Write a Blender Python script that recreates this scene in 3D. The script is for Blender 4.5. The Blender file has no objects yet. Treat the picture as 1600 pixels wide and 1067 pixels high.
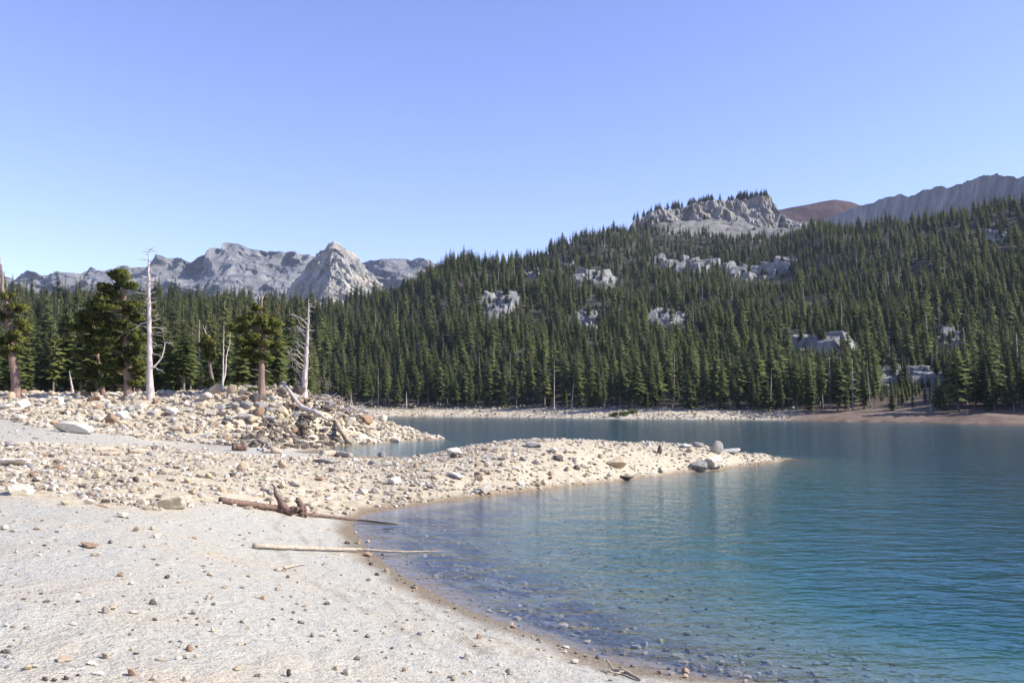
import bpy, bmesh, math, random
import numpy as np
from mathutils import Vector

random.seed(7)
RNG = np.random.default_rng(7)
SC = bpy.context.scene
COL = SC.collection

# ------------------------------------------------------------------ camera, sky, sun, exposure
H_CAM, F_PX, Y_HOR = 4.0, 1350.0, 636.0
PITCH = math.atan((Y_HOR - 533.5) / F_PX)
cam_d = bpy.data.cameras.new('camera')
cam_d.sensor_width = 36.0
cam_d.lens = F_PX / 1600 * 36
cam_d.clip_start, cam_d.clip_end = 0.1, 30000
cam = bpy.data.objects.new('camera', cam_d)
COL.objects.link(cam)
cam.location = (0, 0, H_CAM)
cam.rotation_euler = (math.pi / 2 + PITCH, 0, 0)
SC.camera = cam

SUN_EL, SUN_AZ = math.radians(37), math.radians(97)      # azimuth clockwise from +Y (the view direction)
world = bpy.data.worlds.new('World')
SC.world = world
world.use_nodes = True
wn = world.node_tree
sky = wn.nodes.new('ShaderNodeTexSky')
sky.sky_type = 'NISHITA'
sky.sun_disc = False
sky.sun_elevation = SUN_EL
sky.sun_rotation = SUN_AZ
sky.altitude = 1200
sky.air_density = 1.0
sky.dust_density = 0.1
sky.ozone_density = 2.0
bg = wn.nodes['Background']
bg.inputs['Strength'].default_value = 0.128
tint = wn.nodes.new('ShaderNodeMixRGB'); tint.blend_type = 'MULTIPLY'; tint.inputs[0].default_value = 1.0
tint.inputs[2].default_value = (1.0, 0.87, 1.10, 1)
wn.links.new(sky.outputs[0], tint.inputs[1])
wn.links.new(tint.outputs[0], bg.inputs['Color'])

sun_d = bpy.data.lights.new('sun', 'SUN')
sun_d.energy = 4.4
sun_d.angle = math.radians(0.5)
sun_d.color = (1.0, 0.95, 0.87)
sun = bpy.data.objects.new('sun', sun_d)
COL.objects.link(sun)
S = Vector((math.sin(SUN_AZ) * math.cos(SUN_EL), math.cos(SUN_AZ) * math.cos(SUN_EL), math.sin(SUN_EL)))
sun.rotation_euler = (-S).to_track_quat('-Z', 'Y').to_euler()

SC.view_settings.view_transform = 'Standard'
SC.view_settings.look = 'None'
SC.view_settings.gamma = 1.0
SC.view_settings.exposure = 1.0
SC.render.engine = 'CYCLES'
cy = SC.cycles
cy.max_bounces = 6
cy.diffuse_bounces = 2
cy.glossy_bounces = 2
cy.transmission_bounces = 2
cy.transparent_max_bounces = 12
cy.volume_bounces = 0
cy.caustics_reflective = False
cy.caustics_refractive = False
cy.use_denoising = True
cy.sample_clamp_indirect = 4.0

# ------------------------------------------------------------------ pixel <-> place helpers
SP, CP = math.sin(PITCH), math.cos(PITCH)


def ray(x, y):
    dx = np.asarray(x, float) - 800.0
    dy = 533.5 - np.asarray(y, float)
    return dx + 0 * dy, F_PX * CP - dy * SP + 0 * dx, F_PX * SP + dy * CP + 0 * dx


def at_y(x, y, Y):
    rx, ry, rz = ray(x, y)
    k = np.asarray(Y, float) / ry
    return np.stack([rx * k, ry * k, H_CAM + rz * k], -1)


def at_z(x, y, z):
    rx, ry, rz = ray(x, y)
    k = (z - H_CAM) / rz
    return np.array([rx * k, ry * k, z])


def proj(P):
    P = np.asarray(P, float)
    f = P[..., 1] * CP + (P[..., 2] - H_CAM) * SP
    u = -P[..., 1] * SP + (P[..., 2] - H_CAM) * CP
    f = np.maximum(f, 0.05)
    return 800 + F_PX * P[..., 0] / f, 533.5 - F_PX * u / f


def inpoly(x, y, poly):
    x = np.asarray(x); y = np.asarray(y)
    r = np.zeros(x.shape, bool)
    n = len(poly)
    for i in range(n):
        x0, y0 = poly[i]; x1, y1 = poly[(i + 1) % n]
        if y0 == y1:
            continue
        c = ((y0 > y) != (y1 > y)) & (x < (x1 - x0) * (y - y0) / (y1 - y0) + x0)
        r ^= c
    return r


# ------------------------------------------------------------------ noise
_perm = np.random.default_rng(11).permutation(256)
_perm = np.concatenate([_perm, _perm, _perm])
_g = np.random.default_rng(12).normal(size=(256, 3))
_g /= np.linalg.norm(_g, axis=1)[:, None]


def perlin(p, seed=0):
    p = np.asarray(p, float) + seed * 17.37
    i = np.floor(p).astype(int)
    f = p - i
    u = f * f * f * (f * (f * 6 - 15) + 10)
    i &= 255
    out = 0
    for dx in (0, 1):
        wx = u[..., 0] if dx else 1 - u[..., 0]
        for dy in (0, 1):
            wy = u[..., 1] if dy else 1 - u[..., 1]
            for dz in (0, 1):
                wz = u[..., 2] if dz else 1 - u[..., 2]
                h = _perm[_perm[_perm[(i[..., 0] + dx) & 255] + ((i[..., 1] + dy) & 255)] + ((i[..., 2] + dz) & 255)]
                g = _g[h]
                d = g[..., 0] * (f[..., 0] - dx) + g[..., 1] * (f[..., 1] - dy) + g[..., 2] * (f[..., 2] - dz)
                out = out + d * wx * wy * wz
    return out * 1.5


def fbm(p, octs=4, seed=0, gain=0.5):
    s, a = 0, 1.0
    p = np.asarray(p, float)
    for k in range(octs):
        s = s + a * perlin(p, seed + k)
        p = p * 2.03
        a *= gain
    return s


def ridged(p, octs=4, seed=0, gain=0.55):
    s, a = 0, 1.0
    p = np.asarray(p, float)
    for k in range(octs):
        s = s + a * (1 - 2 * np.abs(perlin(p, seed + k)))
        p = p * 2.1
        a *= gain
    return s


def smooth01(x, a, b):
    t = np.clip((x - a) / (b - a), 0, 1)
    return t * t * (3 - 2 * t)


# ------------------------------------------------------------------ object helpers
def tag(o, label=None, cat=None, group=None, kind=None):
    if label: o['label'] = label
    if cat: o['category'] = cat
    if group: o['group'] = group
    if kind: o['kind'] = kind
    return o


def mesh_np(name, V, F, smooth=False):
    V = np.asarray(V, np.float32); F = np.asarray(F, np.int32)
    me = bpy.data.meshes.new(name)
    k = F.shape[1]
    me.vertices.add(len(V)); me.vertices.foreach_set('co', V.ravel())
    me.loops.add(F.size); me.loops.foreach_set('vertex_index', F.ravel())
    me.polygons.add(len(F))
    me.polygons.foreach_set('loop_start', np.arange(0, F.size, k, dtype=np.int32))
    me.polygons.foreach_set('use_smooth', np.full(len(F), smooth, bool))
    me.update(calc_edges=True)
    return me


def link(name, me, mat=None, parent=None, loc=None):
    o = bpy.data.objects.new(name, me)
    COL.objects.link(o)
    if mat is not None and me is not None and not me.materials:
        me.materials.append(mat)
    if parent is not None: o.parent = parent
    if loc is not None: o.location = loc
    return o


def attr(me, name, vals):
    a = me.attributes.new(name, 'FLOAT', 'POINT')
    a.data.foreach_set('value', np.asarray(vals, np.float32))


def tube(pts, rad, n=8, cap=True, rough=0.0, seed=0):
    pts = np.asarray(pts, float); m = len(pts)
    rad = np.broadcast_to(np.asarray(rad, float), (m,))
    rg = np.random.default_rng(seed)
    V, F = [], []
    ref = np.array([0.31, 0.9, 0.2])
    for i in range(m):
        d = pts[min(i + 1, m - 1)] - pts[max(i - 1, 0)]
        d /= np.linalg.norm(d) + 1e-9
        if abs(d @ ref) > 0.95: ref = np.array([0.9, 0.1, 0.3])
        u = np.cross(d, ref); u /= np.linalg.norm(u)
        w = np.cross(d, u)
        for k in range(n):
            a = 2 * math.pi * k / n
            r = rad[i] * (1 + rough * rg.uniform(-1, 1))
            V.append(pts[i] + r * (math.cos(a) * u + math.sin(a) * w))
    for i in range(m - 1):
        for k in range(n):
            F.append((i * n + k, i * n + (k + 1) % n, (i + 1) * n + (k + 1) % n, (i + 1) * n + k))
    V = list(V)
    if cap:
        for end, base in ((0, 0), (m - 1, (m - 1) * n)):
            c = len(V); V.append(pts[end])
            for k in range(n):
                q = (base + k, base + (k + 1) % n)
                F.append((q[1], q[0], c, c) if end == 0 else (q[0], q[1], c, c))
    return np.array(V), [tuple(dict.fromkeys(f)) for f in F]


def outnorm(V, centers, up=.35):
    N = V - centers
    N = N / (np.linalg.norm(N, axis=1, keepdims=True) + 1e-6) + np.array([0, 0, up])
    return N / (np.linalg.norm(N, axis=1, keepdims=True) + 1e-6)


def orient(V, F, N):
    """turn every face so that its front looks outward"""
    F = np.array(F)
    fn = np.cross(V[F[:, 1]] - V[F[:, 0]], V[F[:, -1]] - V[F[:, 0]])
    bad = (fn * N[F].mean(1)).sum(1) < 0
    F[bad] = F[bad][:, ::-1]
    return F


def set_normals(me, N):
    me.polygons.foreach_set('use_smooth', np.ones(len(me.polygons), bool))
    me.normals_split_custom_set_from_vertices(N.tolist())


class MB:
    def __init__(s): s.v, s.f, s.n = [], [], 0
    def add(s, V, F):
        s.v.append(np.asarray(V, float)); s.f += [tuple(i + s.n for i in f) for f in F]; s.n += len(V)
        return s
    def mesh(s, name, smooth=True):
        me = bpy.data.meshes.new(name)
        me.from_pydata(np.concatenate(s.v).tolist(), [], s.f)
        me.polygons.foreach_set('use_smooth', np.full(len(me.polygons), smooth, bool))
        me.update()
        return me
    def build(s, name, mat, parent=None, smooth=True):
        return link(name, s.mesh(name, smooth), mat, parent)


def wander(p0, p1, n, amp, seed, sag=0.0):
    rg = np.random.default_rng(seed)
    p0 = np.asarray(p0, float); p1 = np.asarray(p1, float)
    t = np.linspace(0, 1, n)[:, None]
    P = p0 + (p1 - p0) * t
    L = np.linalg.norm(p1 - p0)
    off = np.cumsum(rg.normal(size=(n, 3)), 0)
    off -= off[0] + (off[-1] - off[0]) * t
    P = P + off * amp * L / math.sqrt(n)
    P[:, 2] += sag * L * 4 * t[:, 0] * (1 - t[:, 0])
    return P


# ------------------------------------------------------------------ materials
def newmat(name):
    m = bpy.data.materials.new(name)
    m.use_nodes = True
    nt = m.node_tree
    b = nt.nodes['Principled BSDF']
    b.inputs['Roughness'].default_value = 0.9
    b.inputs['Specular IOR Level'].default_value = 0.2
    return m, nt, b


def nd(nt, t, **kw):
    n = nt.nodes.new(t)
    for k, v in kw.items():
        if k in n.inputs.keys() if isinstance(k, str) else False:
            n.inputs[k].default_value = v
        else:
            setattr(n, k, v)
    return n


def noise(nt, scale, detail=4, rough=0.6, vec=None):
    n = nt.nodes.new('ShaderNodeTexNoise')
    n.inputs['Scale'].default_value = scale
    n.inputs['Detail'].default_value = detail
    n.inputs['Roughness'].default_value = rough
    if vec is not None: nt.links.new(vec, n.inputs['Vector'])
    return n.outputs['Fac']


def ramp(nt, fac, stops):
    r = nt.nodes.new('ShaderNodeValToRGB')
    e = r.color_ramp.elements
    while len(e) < len(stops): e.new(0.5)
    for el, (p, c) in zip(e, stops):
        el.position = p
        el.color = (*c, 1) if len(c) == 3 else c
    nt.links.new(fac, r.inputs['Fac'])
    return r.outputs['Color']


def mixc(nt, fac, a, b, mode='MIX'):
    m = nt.nodes.new('ShaderNodeMix')
    m.data_type = 'RGBA'; m.blend_type = mode
    for s, v in ((m.inputs['Factor'], fac), (m.inputs['A'], a), (m.inputs['B'], b)):
        if hasattr(v, 'is_linked') or isinstance(v, bpy.types.NodeSocket): nt.links.new(v, s)
        elif isinstance(v, (int, float)): s.default_value = v
        else: s.default_value = (*v, 1)
    for i in m.inputs:
        if i.type == 'RGBA' and i.name == 'A' and not i.is_linked and not isinstance(a, bpy.types.NodeSocket): i.default_value = (*a, 1)
        if i.type == 'RGBA' and i.name == 'B' and not i.is_linked and not isinstance(b, bpy.types.NodeSocket): i.default_value = (*b, 1)
    return [o for o in m.outputs if o.type == 'RGBA'][0]


def mixrgb(nt, fac, a, b, mode='MIX'):
    m = nt.nodes.new('ShaderNodeMixRGB')
    m.blend_type = mode
    for s, v in ((m.inputs[0], fac), (m.inputs[1], a), (m.inputs[2], b)):
        if isinstance(v, bpy.types.NodeSocket): nt.links.new(v, s)
        elif isinstance(v, (int, float)): s.default_value = v
        else: s.default_value = (*v, 1)
    return m.outputs[0]


def math_(nt, op, a, b=0.5, clamp=False):
    m = nt.nodes.new('ShaderNodeMath'); m.operation = op; m.use_clamp = clamp
    for s, v in ((m.inputs[0], a), (m.inputs[1], b)):
        if isinstance(v, bpy.types.NodeSocket): nt.links.new(v, s)
        else: s.default_value = v
    return m.outputs[0]


def bump(nt, bsdf, height, strength, dist):
    b = nt.nodes.new('ShaderNodeBump')
    b.inputs['Strength'].default_value = strength
    b.inputs['Distance'].default_value = dist
    nt.links.new(height, b.inputs['Height'])
    nt.links.new(b.outputs[0], bsdf.inputs['Normal'])
    return b


def geo_pos(nt):
    return nt.nodes.new('ShaderNodeNewGeometry').outputs['Position']


def attr_node(nt, name):
    a = nt.nodes.new('ShaderNodeAttribute'); a.attribute_name = name
    return a.outputs['Fac']


def mat_ground():
    m, nt, b = newmat('shore_ground')
    pos = geo_pos(nt)
    sand = ramp(nt, noise(nt, 5.0, 6, 0.7, pos), [(0.25, (0.34, 0.318, 0.262)), (0.5, (0.43, 0.408, 0.342)), (0.75, (0.50, 0.475, 0.405))])
    tanp = ramp(nt, noise(nt, 0.35, 4, 0.6, pos), [(0.48, (0, 0, 0)), (0.68, (1, 1, 1))])
    sand = mixrgb(nt, math_(nt, 'MULTIPLY', tanp, 0.6), sand, (0.47, 0.385, 0.27))
    grav = ramp(nt, noise(nt, 3.0, 8, 0.75, pos), [(0.3, (0.30, 0.25, 0.17)), (0.5, (0.50, 0.425, 0.30)), (0.72, (0.60, 0.53, 0.41))])
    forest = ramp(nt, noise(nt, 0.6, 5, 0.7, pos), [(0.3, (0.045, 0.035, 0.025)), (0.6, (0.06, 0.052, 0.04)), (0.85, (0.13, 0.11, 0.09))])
    gran = ramp(nt, noise(nt, 0.12, 8, 0.7, pos), [(0.35, (0.075, 0.072, 0.066)), (0.5, (0.16, 0.153, 0.14)), (0.68, (0.29, 0.28, 0.25))])
    red = ramp(nt, noise(nt, 0.25, 6, 0.7, pos), [(0.3, (0.10, 0.07, 0.05)), (0.7, (0.23, 0.165, 0.12))])
    bed = ramp(nt, noise(nt, 1.6, 6, 0.75, pos), [(0.3, (0.09, 0.08, 0.055)), (0.6, (0.19, 0.17, 0.12)), (0.8, (0.28, 0.255, 0.19))])
    c = mixrgb(nt, attr_node(nt, 'gravel'), sand, grav)
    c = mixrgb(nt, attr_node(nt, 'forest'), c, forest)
    c = mixrgb(nt, attr_node(nt, 'red'), c, red)
    c = mixrgb(nt, attr_node(nt, 'granite'), c, gran)
    c = mixrgb(nt, attr_node(nt, 'wet'), c, mixrgb(nt, 1.0, c, (0.50, 0.43, 0.36), 'MULTIPLY'))
    c = mixrgb(nt, attr_node(nt, 'bed'), c, bed)
    al = math_(nt, 'MULTIPLY', attr_node(nt, 'weed'), ramp(nt, noise(nt, 0.6, 7, 0.72, pos), [(0.43, (0, 0, 0)), (0.52, (1, 1, 1))]))
    c = mixrgb(nt, al, c, (0.035, 0.03, 0.035))
    nt.links.new(c, b.inputs['Base Color'])
    h = math_(nt, 'ADD', noise(nt, 7.0, 5, 0.65, pos), math_(nt, 'MULTIPLY', noise(nt, 26.0, 3, 0.6, pos), 0.35))
    bump(nt, b, h, 1.0, 0.09)
    return m


def mat_rock(name, use_attr=False):
    m, nt, b = newmat(name)
    pos = geo_pos(nt)
    if use_attr:
        col = ramp(nt, attr_node(nt, 'tint'), [(0.0, (0.10, 0.085, 0.07)), (0.18, (0.24, 0.205, 0.165)), (0.4, (0.42, 0.36, 0.265)), (0.7, (0.50, 0.45, 0.36)), (1.0, (0.58, 0.555, 0.50))])
    else:
        col = nt.nodes.new('ShaderNodeObjectInfo').outputs['Color']
    v = ramp(nt, noise(nt, 4.5, 8, 0.75, pos), [(0.28, (0.55, 0.52, 0.50)), (0.5, (0.95, 0.93, 0.9)), (0.72, (1.15, 1.12, 1.08))])
    c = mixrgb(nt, 1.0, col, v, 'MULTIPLY')
    st = ramp(nt, noise(nt, 1.3, 5, 0.7, pos), [(0.55, (0, 0, 0)), (0.7, (1, 1, 1))])
    c = mixrgb(nt, math_(nt, 'MULTIPLY', st, 0.35), c, (0.30, 0.22, 0.14))
    nt.links.new(c, b.inputs['Base Color'])
    bump(nt, b, noise(nt, 14, 6, 0.7, pos), 0.7, 0.05)
    return m


def mat_cliff(name, dark, mid, light, scale, streak, warm=None, bdist=3.0):
    m, nt, b = newmat(name)
    pos = geo_pos(nt)
    mp = nt.nodes.new('ShaderNodeMapping')
    mp.inputs['Scale'].default_value = (1, 1, streak)
    nt.links.new(pos, mp.inputs['Vector'])
    f = noise(nt, scale, 9, 0.72, mp.outputs[0])
    c = ramp(nt, f, [(0.32, dark), (0.5, mid), (0.68, light)])
    if warm:
        w = ramp(nt, noise(nt, scale * 0.5, 4, 0.6, pos), [(0.5, (0, 0, 0)), (0.7, (1, 1, 1))])
        c = mixrgb(nt, math_(nt, 'MULTIPLY', w, 0.7), c, warm)
    nt.links.new(c, b.inputs['Base Color'])
    bump(nt, b, f, 0.9, bdist)
    return m


def mat_needles(name, dark, light, yellow=None):
    m, nt, b = newmat(name)
    pos = geo_pos(nt)
    rnd = nt.nodes.new('ShaderNodeObjectInfo').outputs['Random']
    f = math_(nt, 'ADD', math_(nt, 'MULTIPLY', rnd, 0.55), math_(nt, 'MULTIPLY', noise(nt, 1.2, 3, 0.6, pos), 0.45))
    c = ramp(nt, f, [(0.15, dark), (0.8, light)] + ([(0.98, yellow)] if yellow else []))
    nt.links.new(c, b.inputs['Base Color'])
    b.inputs['Roughness'].default_value = 0.75
    # thin foliage lets some light through
    tr = nt.nodes.new('ShaderNodeBsdfTranslucent')
    nt.links.new(c, tr.inputs['Color'])
    mx = nt.nodes.new('ShaderNodeMixShader'); mx.inputs[0].default_value = 0.36
    nt.links.new(b.outputs[0], mx.inputs[1]); nt.links.new(tr.outputs[0], mx.inputs[2])
    nt.links.new(mx.outputs[0], nt.nodes['Material Output'].inputs['Surface'])
    return m


def mat_wood(name, dark, light, scale=3.0, zs=0.15, bd=0.03):
    m, nt, b = newmat(name)
    pos = geo_pos(nt)
    mp = nt.nodes.new('ShaderNodeMapping'); mp.inputs['Scale'].default_value = (1, 1, zs)
    nt.links.new(pos, mp.inputs['Vector'])
    f = noise(nt, scale, 7, 0.72, mp.outputs[0])
    c = ramp(nt, f, [(0.3, dark), (0.65, light)])
    nt.links.new(c, b.inputs['Base Color'])
    bump(nt, b, f, 0.8, bd)
    return m


def mat_water():
    m, nt, b = newmat('lake_water')
    nt.nodes.remove(b)
    pos = geo_pos(nt)
    mp = nt.nodes.new('ShaderNodeMapping')
    mp.inputs['Rotation'].default_value = (0, 0, math.radians(-14))
    mp.inputs['Scale'].default_value = (0.58, 1, 1)
    nt.links.new(pos, mp.inputs['Vector'])
    n1 = noise(nt, 2.3, 3, 0.55, mp.outputs[0])
    n2 = noise(nt, 0.62, 2, 0.5, mp.outputs[0])
    n3 = noise(nt, 5.5, 2, 0.5, mp.outputs[0])
    h = math_(nt, 'ADD', math_(nt, 'ADD', n1, math_(nt, 'MULTIPLY', n2, 1.6)), math_(nt, 'MULTIPLY', n3, 0.38))
    bp = nt.nodes.new('ShaderNodeBump')
    bp.inputs['Strength'].default_value = 0.75
    bp.inputs['Distance'].default_value = 0.066
    nt.links.new(h, bp.inputs['Height'])
    gl = nt.nodes.new('ShaderNodeBsdfGlossy'); gl.inputs['Roughness'].default_value = 0.10
    gl.inputs['Color'].default_value = (0.9, 0.95, 1, 1)
    nt.links.new(bp.outputs[0], gl.inputs['Normal'])
    tr = nt.nodes.new('ShaderNodeBsdfTransparent')
    # Schlick reflectance, the same from above and from below (a straight-through surface has no critical angle)
    dt = nt.nodes.new('ShaderNodeVectorMath'); dt.operation = 'DOT_PRODUCT'
    nt.links.new(nt.nodes.new('ShaderNodeNewGeometry').outputs['Incoming'], dt.inputs[0])
    nt.links.new(bp.outputs[0], dt.inputs[1])
    om = math_(nt, 'SUBTRACT', 1.0, math_(nt, 'ABSOLUTE', dt.outputs['Value']), True)
    fr = math_(nt, 'ADD', math_(nt, 'MULTIPLY', math_(nt, 'POWER', om, 5.0), 0.98), 0.02)
    mx = nt.nodes.new('ShaderNodeMixShader')
    nt.links.new(fr, mx.inputs[0])
    nt.links.new(tr.outputs[0], mx.inputs[1]); nt.links.new(gl.outputs[0], mx.inputs[2])
    out = nt.nodes['Material Output']
    nt.links.new(mx.outputs[0], out.inputs['Surface'])
    ab = nt.nodes.new('ShaderNodeVolumeAbsorption')
    ab.inputs['Color'].default_value = (0.05, 0.68, 0.73, 1); ab.inputs['Density'].default_value = 0.14
    sc = nt.nodes.new('ShaderNodeVolumeScatter')
    sc.inputs['Color'].default_value = (0.13, 0.52, 0.62, 1); sc.inputs['Density'].default_value = 0.016
    ad = nt.nodes.new('ShaderNodeAddShader')
    nt.links.new(ab.outputs[0], ad.inputs[0]); nt.links.new(sc.outputs[0], ad.inputs[1])
    nt.links.new(ad.outputs[0], out.inputs['Volume'])
    return m


M_GROUND = mat_ground()
M_ROCK = mat_rock('granite_stone')
M_PEB = mat_rock('pebble_stone', True)
M_CRAG = mat_cliff('pale_crag_granite', (0.12, 0.116, 0.108), (0.25, 0.24, 0.215), (0.42, 0.40, 0.355), 0.03, 0.4, (0.52, 0.44, 0.30), 4.0)
M_RANGE = mat_cliff('grey_range_granite', (0.065, 0.067, 0.072), (0.135, 0.135, 0.137), (0.25, 0.24, 0.225), 0.022, 0.45, None, 8.0)
M_KNOB = mat_cliff('knob_granite', (0.085, 0.082, 0.075), (0.19, 0.182, 0.165), (0.34, 0.325, 0.29), 0.09, 0.4, (0.34, 0.28, 0.19), 2.0)
M_WALL = mat_cliff('ridge_wall_granite', (0.13, 0.128, 0.125), (0.22, 0.215, 0.205), (0.34, 0.33, 0.31), 0.03, 0.5, None, 4.0)
M_REDHILL = mat_cliff('red_cinder_slope', (0.035, 0.02, 0.019), (0.06, 0.033, 0.03), (0.09, 0.055, 0.048), 0.01, 0.6, None, 2.0)
M_OUT = mat_cliff('outcrop_granite', (0.08, 0.078, 0.074), (0.20, 0.195, 0.185), (0.36, 0.35, 0.325), 0.16, 0.4, None, 0.8)
M_NEEDLE = mat_needles('conifer_needles', (0.058, 0.076, 0.022), (0.155, 0.170, 0.050), (0.20, 0.18, 0.07))
M_PINE = mat_needles('pine_needles', (0.095, 0.108, 0.022), (0.20, 0.20, 0.05))
M_BARK = mat_wood('grey_brown_bark', (0.09, 0.07, 0.055), (0.26, 0.21, 0.17))
M_REDBARK = mat_wood('reddish_pine_bark', (0.10, 0.065, 0.05), (0.33, 0.225, 0.175))
M_PALE = mat_wood('bleached_bare_wood', (0.22, 0.175, 0.16), (0.60, 0.54, 0.50), 5.0)
M_DEAD = mat_wood('dead_grey_wood', (0.14, 0.125, 0.115), (0.36, 0.33, 0.31))
M_DRIFT = mat_wood('weathered_drift_wood', (0.20, 0.155, 0.115), (0.47, 0.39, 0.30), 6.0, 0.6)
M_DARKLOG = mat_wood('dark_brown_log_wood', (0.07, 0.045, 0.035), (0.24, 0.155, 0.115), 7.0, 0.6)
M_POLE = mat_wood('pale_tan_pole_wood', (0.24, 0.19, 0.14), (0.50, 0.42, 0.33), 9.0, 1.0)
M_WATER = mat_water()
M_SHRUB = mat_needles('shrub_leaves', (0.06, 0.10, 0.025), (0.14, 0.19, 0.05))

# ------------------------------------------------------------------ terrain: the near shore
CTRL = []
SHORE = [(1180, 1067), (1074, 1056), (1002, 1044), (944, 1030), (872, 1004), (800, 978), (740, 955), (690, 932), (640, 905), (600, 878),
         (568, 850), (552, 825), (560, 808), (600, 798), (650, 790), (700, 783), (750, 776), (800, 770), (850, 764), (900, 758), (950, 753),
         (1000, 747), (1050, 741), (1100, 735), (1150, 730), (1190, 725), (1225, 719), (1240, 716)]
for x, y in SHORE: CTRL.append(at_z(x, y, 0.0))
for p in ((6, 8.5, 0), (9, 3, 0), (12, -3, 0), (0, 0, 2.3), (-5, 2, 2.3), (4, 3, 1.2), (-12, 6, 2.1), (12, 8, -0.8), (16, 2, -1.0), (-2, -4, 2.4), (8, -4, .9)):
    CTRL.append(np.array(p, float))
LAND = [  # x, y, z
    (0, 1067, 1.75), (300, 1067, 1.5), (600, 1067, 1.0), (800, 1067, .62), (950, 1067, .28), (-300, 1067, 1.9), (-700, 1067, 2.0),
    (0, 950, 1.75), (300, 950, 1.4), (500, 950, .8), (600, 940, .38), (-300, 950, 1.9), (-800, 950, 2.1),
    (0, 870, 1.75), (200, 870, 1.5), (400, 870, .75), (500, 860, .3), (-300, 870, 1.95), (-800, 870, 2.2),
    (0, 800, 1.8), (200, 800, 1.5), (350, 800, 1.0), (480, 802, .42), (520, 800, .25), (-400, 800, 2.1),
    (0, 740, 1.9), (200, 740, 1.7), (400, 740, 1.3), (520, 740, .95), (600, 745, .75), (700, 745, .75), (800, 735, .85), (900, 725, .95), (1000, 720, .8), (1100, 714, .75), (1180, 713, .4), (-400, 740, 2.3),
    (600, 725, .55), (600, 714, .04), (650, 715, .55), (700, 708, .9), (760, 705, .85), (840, 700, .95), (920, 697, 1.0), (1000, 696, 1.0), (1080, 698, 1.0), (1130, 703, .9), (1190, 709, .5),
    (560, 714, .03), (515, 708, .03), (540, 725, .55), (450, 716, .75),
    (0, 700, 2.2), (200, 702, 1.8), (320, 705, 1.3), (400, 705, .8), (440, 702, .4), (-400, 700, 2.6),
    (0, 672, 2.6), (100, 674, 2.4), (200, 681, 1.9), (300, 690, 1.2), (400, 697, .5), (-300, 672, 2.8),
]
for x, y, z in LAND: CTRL.append(at_z(x, y, z))
LANDD = [  # x, y, depth
    (-300, 655, 74), (-300, 620, 88), (0, 652, 74), (0, 635, 80), (0, 620, 88), (100, 652, 74), (100, 635, 80), (100, 620, 88), (200, 658, 76), (200, 640, 81), (200, 621, 88),
    (300, 672, 74), (300, 645, 80), (300, 620, 88), (400, 682, 76), (400, 650, 81), (400, 621, 88), (440, 688, 80), (440, 655, 85), (440, 624, 91), (480, 662, 88), (480, 629, 94),
    (520, 664, 93), (520, 636, 99), (560, 667, 98), (560, 645, 103), (620, 668, 106), (650, 676, 110)]
for x, y, D in LANDD: CTRL.append(at_y(x, y, D))
for x, y in ((470, 698), (500, 697), (540, 695), (580, 693), (620, 690), (655, 688), (692, 685)): CTRL.append(at_z(x, y, 0.0))
for x, D, z in ((690, 114, -.6), (650, 121, 0), (610, 124, 0), (570, 128, 0), (530, 132, 0), (600, 112, 1.8), (560, 112, 3.4), (520, 110, 4.4), (480, 108, 5), (530, 122, 2),
                (440, 105, 5.3), (440, 135, 5.2), (300, 105, 5.4), (300, 135, 5.8), (150, 105, 5.4), (150, 135, 6), (0, 105, 5.4), (0, 135, 6), (-300, 105, 5.6), (-300, 140, 6.2),
                (640, 71, -.08), (600, 80, -.3), (560, 85, -.25), (525, 88, -.15), (700, 64.5, 0), (780, 69, 0), (840, 73, 0), (920, 75.5, 0), (1000, 76, 0), (1080, 73.5, 0), (840, 69, .6), (920, 71.5, .7), (1000, 72, .7), (1080, 70.5, .6), (1130, 70.5, 0), (1190, 68.5, 0),
                (700, 73, -.35), (840, 82, -.45), (1000, 85, -.5), (1130, 80, -.5), (1240, 76, -.45), (1300, 80, -1.0), (640, 80, -.4), (560, 80, -.35), (600, 90, -.45), (520, 82, -.25), (700, 95, -2), (800, 110, -2.0), (1000, 110, -2.1), (1200, 110, -2.2), (1350, 110, -2.8), (1600, 100, -5), (2000, 90, -6), (700, 135, -3), (900, 140, -6), (1300, 150, -7), (1700, 140, -7), (560, 140, -1.2)):
    CTRL.append(np.array([(x - 800) / F_PX * D, D, z]))
BED = [(760, 932, -.22), (840, 905, -.5), (920, 870, -.95), (1020, 840, -1.6), (1120, 810, -2.4), (900, 985, -.25), (1000, 970, -.55), (1000, 1020, -.15), (1120, 1030, -.3), (1150, 950, -1.0), (1250, 1050, -.35),
       (1300, 990, -1.0), (1400, 1050, -.75), (1500, 1050, -1.1), (1500, 950, -2.0), (1600, 1000, -1.9), (1300, 880, -2.4), (1600, 860, -4), (1300, 780, -4), (1600, 760, -6), (800, 840, -.85), (700, 855, -.42), (640, 858, -.2), (620, 828, -.2),
       (700, 815, -.5), (800, 800, -.9), (900, 790, -1.3), (1000, 780, -1.7), (1100, 765, -1.9), (1200, 745, -1.7), (1262, 721, -.5), (1320, 714, -1.0), (1350, 735, -3), (1500, 700, -3.5), (1900, 900, -5), (2200, 1067, -3)]
for x, y, z in BED:
    p = at_z(x, y, 0.0); p[2] = z * (.75 if y > 790 else 1); CTRL.append(p)
CTRL = np.array(CTRL)
C0 = 6.0


def ab(X, Y):
    Yc = np.maximum(np.asarray(Y, float) + C0, 0.5)
    return np.asarray(X, float) / Yc, np.log(Yc)


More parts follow.
